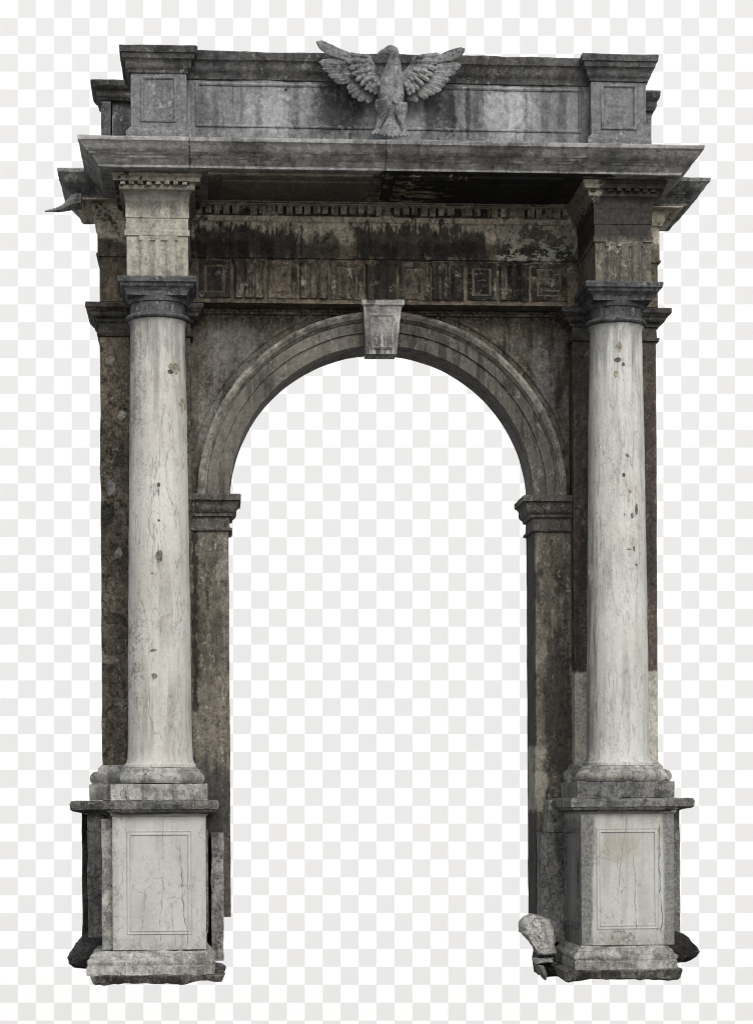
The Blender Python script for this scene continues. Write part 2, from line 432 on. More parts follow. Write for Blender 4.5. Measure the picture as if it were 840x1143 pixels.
def jamb_fx(i):
    def fx(g, col, h, n):
        x0 = X(230, .1) if i == 0 else X(612, .1)
        m = g.mul(g.ramp(n['sv'], .46, .62), g.ramp(n['nm'], .35, .6))
        m = g.mul(m, g.ramp(g.z, 2.2, 3.4))
        col = g.mix(g.mul(m, .65), col, (.33, .305, .26))
        if i == 1:
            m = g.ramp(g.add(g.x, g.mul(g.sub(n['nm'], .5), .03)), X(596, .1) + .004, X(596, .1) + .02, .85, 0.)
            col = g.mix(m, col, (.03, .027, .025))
            m = g.mul(g.ellipse(X(622, .1), Z(800, .1, 620), .22, 1.1, n['sv'], .9, .5, 1.1), .85)
            col = g.mix(g.mul(m, .85), col, (.03, .027, .024))
            m = g.mul(g.rect(X(592, .1), X(606, .1), Z(905, .1, 600), Z(835, .1, 600), n['nm'], .03, .15), .8)
            col = g.mix(m, col, (.36, .335, .28))
        else:
            m = g.mul(g.rect(X(205, .1), X(260, .1), -1, Z(850, .1, 230), n['sv'], .25, .5), .7)
            col = g.mix(m, col, (.055, .055, .056))
            m = g.mul(g.line(X(217, .1), 2.8, 5.0, .05, .015, 3., 2.), .9)
            col = g.mix(m, col, (.03, .026, .022))
        return col, h
    return fx
for i, k in ((0, 'jamb_left'), (1, 'jamb_right')):
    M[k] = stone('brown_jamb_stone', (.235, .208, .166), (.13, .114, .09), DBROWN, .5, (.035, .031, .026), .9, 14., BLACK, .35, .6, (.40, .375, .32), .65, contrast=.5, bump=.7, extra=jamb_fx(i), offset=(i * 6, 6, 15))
M['impost'] = stone('grey_brown_impost', (.135, .126, .112), (.08, .075, .067), DBROWN, .4, (.03, .028, .026), .5, 9., BLACK, .4, .6, (.33, .31, .27), .5, contrast=.5, bump=.6, offset=(4, 1, 15))
ARX_ = (X(257, .1) + X(595.5, .1)) / 2; ARZ_ = Z(555.2, .1, 426)
def wall_fx(g, col, h, n):
    st2 = g.ramp(g.noise(17, 6, .65, g.vec((1, 1, .05), (4, 7, 7))), .5, .58)
    near = g.math('SQRT', g.add(g.math('POWER', g.sub(g.x, ARX_), 2.0), g.math('POWER', g.sub(g.z, ARZ_), 2.0)))
    ring = g.mul(g.ramp(near, 2.05, 2.2), g.ramp(near, 2.35, 2.8, 1., 0.))
    col = g.mix(g.mul(g.mul(g.mul(st2, ring), g.ramp(n['nm'], .42, .58)), .6), col, (.02, .018, .016))
    st3 = g.ramp(g.noise(21, 6, .65, g.vec((1, 1, .05), (9, 2, 7))), .53, .6)
    col = g.mix(g.mul(g.mul(st3, g.ramp(n['nm'], .46, .6)), .3), col, (.30, .285, .255))
    bl = g.noise(3.1, 6, .62, g.vec((1, 1, .7), (3, 1, 8)))
    col = g.mix(g.mul(g.ramp(bl, .52, .62), .5), col, (.205, .198, .185))
    col = g.mix(g.mul(g.ramp(bl, .46, .38), .5), col, (.045, .04, .034))
    m = g.mul(g.ellipse(X(262, 0), Z(395, 0, 262), .42, .45, n['nm'], .7, .3, 1.1), .45)
    col = g.mix(m, col, (.235, .23, .22))
    for px in (232, 236, 608, 612):
        m = g.mul(g.ellipse(X(px, 0), Z(470 if px < 400 else 430, 0, px), .13, .55, n['sv'], 1.0, .3, 1.1), .5)
        col = g.mix(m, col, (.24, .232, .215))
    m = g.mul(g.mul(g.ramp(g.z, Z(372, 0), Z(350, 0)), g.ramp(n['nf'], .52, .6)), .7)
    col = g.mix(m, col, (.28, .255, .205))
    return col, h
M['wall'] = stone('soot_brown_wall', (.185, .162, .128), (.092, .08, .063), DBROWN, .55, (.024, .021, .018), .9, 8., BLACK, .5, .6, (.34, .31, .25), .55, contrast=.5, bump=.7, extra=wall_fx, offset=(8, 1, 15))
M['archivolt'] = stone('grey_brown_archivolt', (.20, .186, .162), (.12, .111, .095), DBROWN, .4, (.035, .032, .028), .75, 12., BLACK, .3, .61, (.40, .38, .33), .4, contrast=.26, bump=.5, offset=(8, 9, 5))
M['archivolt_edge'] = stone('pale_archivolt_edge', (.36, .34, .295), (.16, .148, .124), BROWN, .5, None, 0, 8., BLACK, .6, .55, None, 0, contrast=.5, bump=.6, offset=(8, 9, 15))
M['keystone'] = stone('pale_grey_keystone', (.54, .535, .51), (.37, .365, .345), BUFF, .15, (.065, .064, .06), .9, 14., BLACK, .35, .6, (.45, .44, .41), .5, contrast=.4, bump=.6, offset=(2, 9, 15), streak_lo=.43)

def pil_fx(i):
    def fx(g, col, h, n):
        if i == 1:
            zb = Z(748, .3, 690)
            m = g.ramp(g.add(g.z, g.mul(g.sub(n['nm'], .5), .25)), zb - .03, zb + .03, 1., 0.)
            col = g.mix(g.mul(m, .93), col, g.mix(n['nm'], (.52, .50, .44), (.42, .395, .33)))
        else:
            m = g.mul(g.ramp(g.noise(3.2, 5, .6, None, .8), .55, .6), g.ramp(g.z, 3.0, 5.2, 1., .25))
            col = g.mix(g.mul(m, .6), col, (.27, .245, .2))
            for (px, py, rx, rz, c) in ((124, 545, 6, 9, (.25, .24, .225)), (119, 575, 8, 15, (.03, .03, .032)), (132, 617, 7, 9, (.35, .32, .25)), (123, 402, 7, 7, (.38, .35, .29)), (136, 463, 5, 5, (.42, .4, .36)), (127, 690, 12, 8, (.06, .052, .044))):
                cx, cz = at(px, py, .3)
                m = g.mul(g.ellipse(cx, cz, rx / 100, rz / 100, n['nm'], .8), .85)
                col = g.mix(m, col, c); h = g.add(h, g.mul(m, .6))
        return col, h
    return fx
M['pil_left'] = stone('crumbling_brown_pilaster', (.22, .187, .142), (.105, .088, .067), DBROWN, .65, (.05, .043, .036), .5, 7., BLACK, .5, .58, (.36, .33, .27), .6, crack_amt=.6, contrast=.7, bump=1.0, extra=pil_fx(0), offset=(1, 19, 5))
M['pil_right'] = stone('dark_brown_pilaster', (.13, .106, .086), (.068, .055, .046), DBROWN, .5, (.03, .027, .024), .5, 9., BLACK, .4, .6, (.30, .27, .22), .4, contrast=.5, bump=.6, extra=pil_fx(1), offset=(11, 19, 5))
M['pil_cap'] = stone('dark_pilaster_capital', (.10, .095, .088), (.05, .048, .045), BROWN, .3, (.025, .024, .023), .5, 9., BLACK, .5, .58, (.26, .25, .23), .4, contrast=.5, bump=.7, offset=(21, 19, 5))
M['capital'] = stone('blue_grey_capital', (.125, .128, .13), (.066, .068, .07), DBROWN, .15, (.03, .03, .031), .6, 9., BLACK, .4, .6, (.36, .365, .36), .5, contrast=.45, bump=.6, offset=(21, 9, 5))

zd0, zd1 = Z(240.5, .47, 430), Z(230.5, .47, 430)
def frieze_fx(g, col, h, n):
    # bed mouldings are pale limestone with black pits; band below carries sooty runs
    zb, zt = z_tae1 + .02, z_blk1
    sv2 = g.noise(16, 6, .7, g.vec((1, 1, .2), (3, 3, 3)))
    blk = None
    for (a, b, k) in ((205, 340, 1.), (325, 380, .8), (395, 545, .95), (560, 640, .85)):
        lo = Z(287, .4, (a + b) / 2) - .06; hi = Z(251 if a != 325 else 262, .4, (a + b) / 2)
        r = g.mul(g.rect(X(a, .4), X(b, .4), lo, hi, g.add(g.mul(sv2, .6), g.mul(n['nm'], .4)), .05, .55), k)
        blk = r if blk is None else g.mx(blk, r)
    pale = g.ramp(g.add(g.z, g.mul(g.sub(n['nm'], .5), .3)), zt - .28, zt - .18)
    col = g.mix(g.mul(pale, .96), col, g.mix(n['nm'], (.74, .67, .56), (.54, .495, .40)))
    pits = g.mul(pale, g.ramp(g.add(g.mul(n['nm'], .5), g.mul(n['nf'], .5)), .57, .6))
    col = g.mix(g.mul(pits, .85), col, (.028, .026, .024)); h = g.sub(h, g.mul(pits, .5))
    blk = g.mul(blk, g.ramp(n['nf'], .3, .42))
    col = g.mix(g.mul(blk, .93), col, g.mix(g.ramp(n['sv'], .45, .6), (.017, .0165, .017), (.05, .047, .045)))
    gap_shade = g.mul(g.ramp(g.z, zd0 - .012, zd0 + .0), g.ramp(g.z, zd1 - .004, zd1 + .01, 1., 0.))
    gap_shade = g.mul(gap_shade, g.mul(g.ramp(g.x, X(216, .4), X(217, .4)), g.ramp(g.x, X(634, .4), X(636, .4), 1., 0.)))
    gap_shade = g.mul(gap_shade, g.ramp(n['nm'], .36, .5))
    col = g.mix(g.mul(gap_shade, .93), col, (.02, .019, .018))  # shade between the dentils painted as a dark stripe behind them
    m = g.mul(g.rect(X(557, .4), X(640, .4), Z(300, .4, 600), Z(246, .4, 600), g.add(g.mul(n['nm'], .7), g.mul(n['sv'], .3)), .05, .3), g.ramp(g.noise(5.5, 8, .72, g.vec((.8, 1, 1.2), (6, 2, 2))), .49, .52))
    col = g.mix(g.mul(m, .85), col, (.50, .51, .42))
    return col, h
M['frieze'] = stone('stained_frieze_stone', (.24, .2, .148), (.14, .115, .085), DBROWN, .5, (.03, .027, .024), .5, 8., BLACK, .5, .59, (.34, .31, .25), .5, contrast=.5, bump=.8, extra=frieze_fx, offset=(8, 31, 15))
def tri_fx(g, col, h, n):
    m = None
    for (a, b, k) in ((210, 262, .8), (515, 558, .85), (574, 590, .8)):
        r = g.mul(g.rect(X(a, .4), X(b, .4), Z(345, .4), Z(280, .4), n['sv'], .05, .2), k)
        m = r if m is None else g.mx(m, r)
    col = g.mix(g.mul(m, g.ramp(n['nf'], .3, .45)), col, (.024, .023, .023))
    so = g.ramp(g.noise(2.6, 7, .66, g.vec((1, 1, .8), (2, 9, 5))), .50, .56)
    col = g.mix(g.mul(so, .8), col, (.026, .024, .022))
    pl = g.ramp(g.noise(6.5, 8, .76, g.vec((1, 1, .8), (8, 3, 5))), .575, .60)
    col = g.mix(g.mul(pl, .7), col, (.38, .35, .29)); h = g.add(h, g.mul(pl, .3))
    m = g.mul(g.rect(X(510, .4), X(640, .4), Z(332, .4), Z(290, .4), n['nm'], .05, .2), g.ramp(g.noise(9, 7, .8, g.vec((.35, 1, 2.2))), .57, .6))
    col = g.mix(g.mul(m, .8), col, (.36, .34, .29))
    return col, h
M['metope'] = stone('brown_metope_stone', (.235, .2, .152), (.13, .11, .083), DBROWN, .4, (.018, .016, .014), .8, 15., BLACK, .35, .6, (.36, .33, .27), .5, contrast=.55, bump=.9, wear=.55, extra=tri_fx, offset=(18, 31, 15))
M['bed'] = stone('pale_crumbling_bed_mould', (.72, .67, .56), (.55, .50, .41), BUFF, .25, (.06, .055, .048), .4, 8., BLACK, .7, .575, (.44, .41, .35), .5, contrast=.6, bump=1.0, offset=(18, 1, 25))
M['bed_dark'] = stone('sooty_bed_mould', (.06, .056, .051), (.03, .028, .027), DBROWN, .5, None, 0, 8., BLACK, .6, .56, (.30, .27, .22), .35, contrast=.6, bump=.9, offset=(28, 1, 25))
def ent_fx(i):
    def fx(g, col, h, n):
        if i == 0:
            m = g.ramp(g.add(g.z, g.mul(g.sub(n['sv'], .5), .3)), z_tae1 + .1, z_blk1 - .1)
            col = g.mix(g.mul(m, .9), col, (.12, .113, .10))
            p = g.ramp(g.add(g.z, g.mul(g.sub(n['nm'], .5), .12)), z_blk1 - .02, z_blk1 + .05)
            col = g.mix(g.mul(p, .9), col, g.mix(n['nm'], (.40, .37, .31), (.25, .23, .19)))
            c = g.mul(p, g.ramp(g.add(g.mul(n['nm'], .5), g.mul(n['nf'], .5)), .53, .56))
            c = g.mx(c, g.mul(g.mul(g.ramp(g.z, z_blk1 + .045, z_blk1 + .06), g.ramp(g.z, z_sof - .095, z_sof - .08, 1., 0.)), g.ramp(n['nm'], .42, .5)))  # pits, plus painted shade in the strip behind the dentils
            col = g.mix(g.mul(c, .9), col, (.02, .02, .02)); h = g.sub(h, g.mul(c, .5))
            sd = g.ramp(g.x, xcL - .36, xcL - .33, 1., 0.)
        else:
            m = g.ramp(g.add(g.z, g.mul(g.sub(n['sv'], .5), .15)), z_tri1 - .02, z_tri1 + .06)
            col = g.mix(g.mul(m, .92), col, (.04, .037, .035))
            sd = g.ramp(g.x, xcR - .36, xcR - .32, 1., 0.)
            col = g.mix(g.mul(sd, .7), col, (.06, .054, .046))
            p = g.mul(g.ellipse(xcR - .36, z_blk1 + .1, .16, .16, n['nf'], .8), .9)
            col = g.mix(p, col, (.36, .33, .27))
        return col, h
    return fx
M['ent_left'] = stone('pale_entablature_block', (.41, .385, .33), (.285, .265, .222), BUFF, .3, (.14, .132, .118), .6, 12., BLACK, .35, .6, None, 0, contrast=.35, bump=.6, extra=ent_fx(0), offset=(5, 1, 25))
M['ent_right'] = stone('grey_entablature_block', (.22, .198, .158), (.11, .099, .08), BROWN, .3, (.07, .064, .056), .7, 12., BLACK, .4, .6, (.42, .40, .35), .5, contrast=.45, bump=.6, extra=ent_fx(1), offset=(5, 11, 25))
def cor_fx(g, col, h, n):
    for px, w in ((214, .012), (433, .012)):
        m = g.mul(g.line(X(px, 1.9), z_sof - .05, z_cor1 + .02, w, .006, px, 3.), .8)
        col = g.mix(m, col, (.03, .03, .03)); h = g.sub(h, g.mul(m, .5))
    m = g.mul(g.rect(X(206, 1.9), X(220, 1.9), z_sof - .1, z_cor1, n['nf'], .05, .3), g.ramp(n['nf'], .55, .62))
    col = g.mix(g.mul(m, .8), col, (.42, .41, .38))
    hz = g.noise(5, 6, .65, g.vec((.3, 1, 3.5), (1, 5, 9)))
    col = g.mix(g.mul(g.ramp(hz, .52, .66), .5), col, (.05, .05, .05))
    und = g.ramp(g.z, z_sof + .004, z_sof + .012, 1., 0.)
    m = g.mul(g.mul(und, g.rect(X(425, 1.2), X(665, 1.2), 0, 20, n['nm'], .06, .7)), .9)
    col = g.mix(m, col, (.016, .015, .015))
    for (px, w) in ((278, 30), (455, 50), (560, 40), (700, 55)):
        m = g.mul(g.ellipse(X(px, 1.9), z_sof + .16, w / 100, .14, n['nm'], 1.1, .3, 1.1), .5)
        col = g.mix(m, col, (.045, .045, .046))
    return col, h
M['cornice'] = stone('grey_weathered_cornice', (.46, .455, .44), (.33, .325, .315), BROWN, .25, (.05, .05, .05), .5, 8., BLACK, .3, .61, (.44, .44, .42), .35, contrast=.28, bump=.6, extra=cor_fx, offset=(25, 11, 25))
M['cornice_side'] = stone('grey_side_cornice', (.36, .36, .35), (.21, .21, .207), BROWN, .2, (.045, .045, .046), .6, 6., BLACK, .5, .57, (.36, .36, .35), .45, contrast=.55, bump=.8, offset=(25, 21, 25))
def sof_fx(g, col, h, n):
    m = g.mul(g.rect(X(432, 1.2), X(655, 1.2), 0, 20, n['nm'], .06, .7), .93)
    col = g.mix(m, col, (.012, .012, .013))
    m2 = g.mul(g.rect(X(418, 1.2), X(500, 1.2), 0, 20, n['nf'], .05, .7), g.ramp(g.noise(5, 8, .78, g.vec((.5, 1.4, 1), (3, 0, 0))), .52, .55))
    col = g.mix(g.mul(m2, .8), col, (.42, .35, .24))
    return col, h
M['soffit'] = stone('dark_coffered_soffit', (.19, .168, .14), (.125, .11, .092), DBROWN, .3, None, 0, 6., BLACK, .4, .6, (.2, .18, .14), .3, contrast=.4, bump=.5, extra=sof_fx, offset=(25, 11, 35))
def attic_fx(g, col, h, n):
    for (px, py, r) in ((319, 100, 2.2), (546, 104, 2.2), (256, 70, 3), (262, 70, 3), (440, 63, 3)):
        cx, cz = at(px, py, 1.15)
        m = g.ellipse(cx, cz, r / 100, r / 100, n['nf'], .4)
        col = g.mix(m, col, (.01, .01, .01)); h = g.sub(h, m)
    for (px, w, k) in ((372, 30, .9), (385, 16, .9), (500, 16, .9), (480, 10, .8), (330, 6, .7), (225, 10, .5), (240, 5, .5), (400, 10, .8), (522, 5, .9), (532, 7, .7), (505, 4, .95), (586, 4, .5), (610, 3, .4)):
        cx, cz = at(px, 125, 1.15)
        m = g.mul(g.ellipse(cx, cz, w / 100, .36, n['sv'], .9, .3, 1.1), k)
        col = g.mix(m, col, (.032, .033, .034))
    for (px, w) in ((305, 30), (565, 35), (575, 12)):
        cx, cz = at(px, 122, 1.15)
        m = g.mul(g.ellipse(cx, cz, w / 100, .32, n['sv'], 1.0, .3, 1.2), .5)
        col = g.mix(m, col, (.40, .405, .41))
    return col, h
M['attic'] = stone('blue_grey_attic_stone', (.25, .254, .26), (.175, .178, .182), (.13, .126, .118), .3, (.075, .076, .079), .75, 8., BLACK, .3, .62, (.42, .42, .41), .4, contrast=.35, bump=.5, extra=attic_fx, offset=(25, 41, 35), streak_lo=.48)
M['attic_pier'] = stone('grey_attic_pier', (.21, .213, .217), (.14, .142, .145), None, 0, (.075, .076, .078), .6, 8., BLACK, .3, .61, (.42, .42, .41), .45, contrast=.4, bump=.6, offset=(35, 41, 35))
M['coping'] = stone('dark_lichen_coping', (.125, .125, .124), (.06, .06, .06), BROWN, .25, (.03, .03, .03), .6, 7., BLACK, .6, .57, (.33, .34, .31), .4, contrast=.5, bump=.8, offset=(35, 1, 35))
M['side_attic'] = stone('grey_side_attic', (.24, .24, .235), (.12, .12, .118), None, 0, (.05, .05, .05), .6, 8., BLACK, .5, .57, (.45, .45, .43), .5, contrast=.5, bump=.8, offset=(45, 1, 35))
M['eagle'] = stone('grey_eagle_stone', (.29, .292, .292), (.17, .172, .173), None, 0, (.09, .09, .09), .7, 12., (.03, .03, .03), .8, .56, (.44, .45, .43), .35, contrast=.4, bump=.6, offset=(45, 13, 35))

# ------------------------------------------------------------------ the arch
A = thing('stone_arch', 'tall weathered marble arch with paired columns on pedestals, dark entablature and grey attic', 'arch')
A['label'] = 'weathered stone triumphal arch with two pale columns on pedestals and a sooty dark entablature'

# wall with the round opening
ARX = (X(257, .1) + X(595.5, .1)) / 2
AR = (X(595.5, .1) - X(257, .1)) / 2
ARZ = Z(555.2, .1, 426)
wx0, wx1 = X(119, 0), X(727, 0)
ro = AR + .12
z_w1 = z_ab1 - .01
pts = [(wx0, .3), (ARX - ro, .3)]
N = 64
pts += [(ARX - ro * math.cos(math.pi * k / N), ARZ + ro * math.sin(math.pi * k / N)) for k in range(N + 1)]
pts += [(ARX + ro, .3), (wx1, .3), (wx1, z_w1), (wx0, z_w1)]
wall = obj('wall', extrude_outline(pts, -.45, 0.0), M['wall'], A)
# sunk spandrel border: a flat band under the frieze and upright strips beside the pilasters
zb1 = z_w1 - .004; zb0 = Z(352, .05, 430)
bm = stack(X(213, .05), X(639, .05), -.02, .055, [(0, zb0), (.0, zb0 + .02), (.02, zb0 + .03), (.02, zb0 + .05), (0, zb0 + .06), (0, zb1)], .07)
obj('fascia', weather(bm, .004, .03, 5), M['wall'], wall)

# archivolt: radial profile swept round the opening, carried through the wall
def archivolt_bm(prof, a0=0., a1=math.pi, n=72):
    bm = bmesh.new()
    rings = []
    for k in range(n + 1):
        a = a0 + (a1 - a0) * k / n
        rings.append([bm.verts.new((ARX - r * math.cos(a), -d, ARZ + r * math.sin(a))) for (r, d) in prof])
    m = len(prof)
    for r0, r1 in zip(rings, rings[1:]):
        for k in range(m): bm.faces.new((r0[k], r1[k], r1[(k + 1) % m], r0[(k + 1) % m]))
    bm.faces.new(rings[0]); bm.faces.new(rings[-1][::-1])
    return bm
r1, r2, r3, r4 = AR + .15, AR + .255, AR + .29, AR + .36
av = obj('archivolt', weather(archivolt_bm([(AR, -.5), (AR, -.2), (AR, .08), (AR + .008, .09), (AR + .07, .095), (r1 - .005, .095), (r1, .125), (AR + .2, .13), (r2, .13), (r2, -.5)]), .004, .012), M['archivolt'], A)
obj('arch_moulding', weather(archivolt_bm([(r2 + .003, -.02), (r2 + .003, .135), (r2 + .012, .15), (r3 - .01, .165), (r3, .19), (r4 - .03, .215), (r4, .21), (r4, -.02)]), .004, .03, 6), M['archivolt_edge'], av)
obj('arch_fillet', weather(archivolt_bm([(r4 + .10, -.02), (r4 + .10, .012), (r4 + .115, .025), (r4 + .14, .02), (r4 + .145, -.02)], .25, math.pi - .12), .004, .02, 6), M['wall'], av)

# keystone
PYD = 370
def kp(px, py, d): return Vector((at(px, py, d)[0], -d, at(px, py, d)[1]))
kt, kb_ = Z(334.5, .36, 427), Z(394.5, .3, 427)
xk0, xk1 = X(403, .36), X(451, .36); xb0, xb1 = X(408.5, .3), X(442.5, .3)
def key_stack():
    bm = bmesh.new()
    lv = []
    def ring(x0, x1, df, z):
        pts = [(x0 + (x1 - x0) * k / 8, df) for k in range(9)] + [(x1, df - .12), (x1, -.02), (x0, -.02), (x0, df - .12)]
        return [bm.verts.new((x, -d, z)) for x, d in pts]
    n = 10
    for k in range(n + 1):
        t = k / n
        lv.append(ring(xb0 + (xk0 + .03 - xb0) * t, xb1 + (xk1 - .03 - xb1) * t, .28 + .06 * t, kb_ + (kt - .09 - kb_) * t))
    for (o, z) in ((0.0, kt - .08), (-.012, kt - .06), (-.03, kt - .055), (-.03, kt)):
        lv.append(ring(xk0 + .03 + o, xk1 - .03 - o, .34 - o, z))
    m = len(lv[0])
    for r0, r1_ in zip(lv, lv[1:]):
        for k in range(m): bm.faces.new((r0[k], r0[(k + 1) % m], r1_[(k + 1) % m], r1_[k]))
    bm.faces.new(lv[0][::-1]); bm.faces.new(lv[-1])
    return bm
key = obj('keystone', weather(key_stack(), .004, .02, 6), M['keystone'], A)
bm = bmesh.new()                                  # raised border of the keystone's face
prof = [(0, -.02), (0, .012), (.02, .022), (.035, .012), (.04, -.02)]
rings = []
for (i_, p) in prof:
    za, zb = kb_ + .05 + i_, kt - .14 - i_
    cs = []
    for (s, z) in ((0, za), (1, za), (1, zb), (0, zb)):
        t = (z - kb_) / (kt - kb_)
        a = xb0 + (xk0 + .03 - xb0) * t + .05 + i_; b = xb1 + (xk1 - .03 - xb1) * t - .05 - i_
        cs.append(bm.verts.new((b if s else a, -(.28 + .06 * t + p), z)))
    rings.append(cs)
for r0, r1_ in zip(rings, rings[1:] + rings[:1]):
    for k in range(4): bm.faces.new((r0[k], r0[(k + 1) % 4], r1_[(k + 1) % 4], r1_[k]))
obj('face_border', bm, M['keystone'], key)

PYD = 700
# jambs with imposts and the blocks at their feet
z_im1 = (Z(550.5, .22, 235) + Z(553, .22, 612)) / 2
z_im0 = (Z(577, .12, 235) + Z(578, .12, 612)) / 2
z_ja = (Z(590, .1, 235) + Z(593, .1, 612)) / 2
imp_prof = [(0, z_ja - .02), (.035, z_ja - .015), (.04, z_ja + .01), (.012, z_ja + .02), (.005, z_im0)] + \
           [(.04, z_im0 + .005), (.045, z_im0 + .035)] + cyma(.06, z_im0 + .045, .115, z_im0 + .17, .15) + [(.135, z_im0 + .175), (.135, z_im1 - .01), (.12, z_im1)]
for i, (xa, xb) in enumerate(((X(205, .1), X(255.8, .1)), (X(596, .1), X(648, .1)))):
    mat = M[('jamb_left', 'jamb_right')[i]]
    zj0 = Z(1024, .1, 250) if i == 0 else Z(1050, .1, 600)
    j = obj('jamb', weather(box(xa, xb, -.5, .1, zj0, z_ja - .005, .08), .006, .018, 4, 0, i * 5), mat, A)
    obj('impost', weather(stack(xa, xb, -.5, .1, imp_prof, .06), .004, .025, 5, 0, i), M['impost'], j)
    # upright block against the pedestal
    PYD = 990
    if i == 0: bx = (X(236, .5), X(249.5, .5)); zb0_ = Z(1073, .5, 240)
    else: bx = (X(604.5, .5), X(631, .5)); zb0_ = Z(1052, .5, 615)
    zb1_ = Z(930, .5, 240 if i == 0 else 615)
    obj('jamb_block', weather(box(bx[0], bx[1], .105, .5, zb0_, zb1_, .05), .012, .03, 5, .05, i), M['block'], j)
    if i == 0:
        obj('jamb_foot', weather(box(X(222, .1), X(247.3, .1), -.48, .092, Z(1072, .1, 240), zj0 - .004, .06), .012, .03, 5, .1, 3), M['lump'], j)
    if i == 1:
        obj('upper_block', weather(stack(bx[0] + .05, bx[1], .105, .52, [(0, zb1_ + .006), (-.01, Z(915, .5, 615)), (-.03, Z(899, .5, 615)), (-.05, Z(893, .5, 615))], .05), .012, .03, 5, .05, 3), M['block'], j)
        obj('jamb_foot', weather(stack(X(606, .35), X(640, .35), -.4, .35, [(.0, Z(1091, .35, 612)), (.02, Z(1075, .35, 612)), (-.02, zb0_ - .006)], .06), .02, .05, 5, .1, 3), M['lump'], j)

PYD = 650
# pilasters behind the columns
z_pc1 = ZZ(336.5, 343, .45); z_pc0 = ZZ(374, 381, .33)
for i, (xa, xb) in enumerate(((X(113, .3), X(213.5, .3)), (X(640.5, .3), X(733, .3)))):
    mat = M[('pil_left', 'pil_right')[i]]
    p = obj('pilaster', weather(box(xa, xb, -.47, .3, z_cap1 - .02, z_pc0 + .02, .07), .01 if i == 0 else .004, .04 if i == 0 else .015, 3.5, .05, i * 3), mat, A)
    pc = [(0, z_pc0 - .01), (.03, z_pc0), (.035, z_pc0 + .03), (.01, z_pc0 + .04), (.005, z_pc0 + .15), (.03, z_pc0 + .155), (.035, z_pc0 + .18)] + \
        arc(.04, z_pc0 + .19, .10, z_pc0 + .25, .2) + [(.115, z_pc0 + .255), (.14, z_pc1 - .06), (.15, z_pc1 - .055), (.15, z_pc1 - .008), (.135, z_pc1)]
    obj('pilaster_capital', weather(stack(xa, xb, -.47, .3, pc, .06), .005, .03, 5, 0, i + 2), M['pil_cap'], p)
    pb = [(.13, z_cap1 + .004), (.135, z_pl1 - .01), (.13, z_pl1)] + arc(.10, z_pl1 + .005, .09, z_tor1 - .01, .24, 6) + [(.05, z_tor1), (.045, z_tor1 + .03), (.005, z_tor1 + .07)]
    obj('pilaster_base', weather(stack(xa, xb, -.47, .3, pb, .06), .008, .04, 5, .05, i + 7), M['ped_trim'], p)

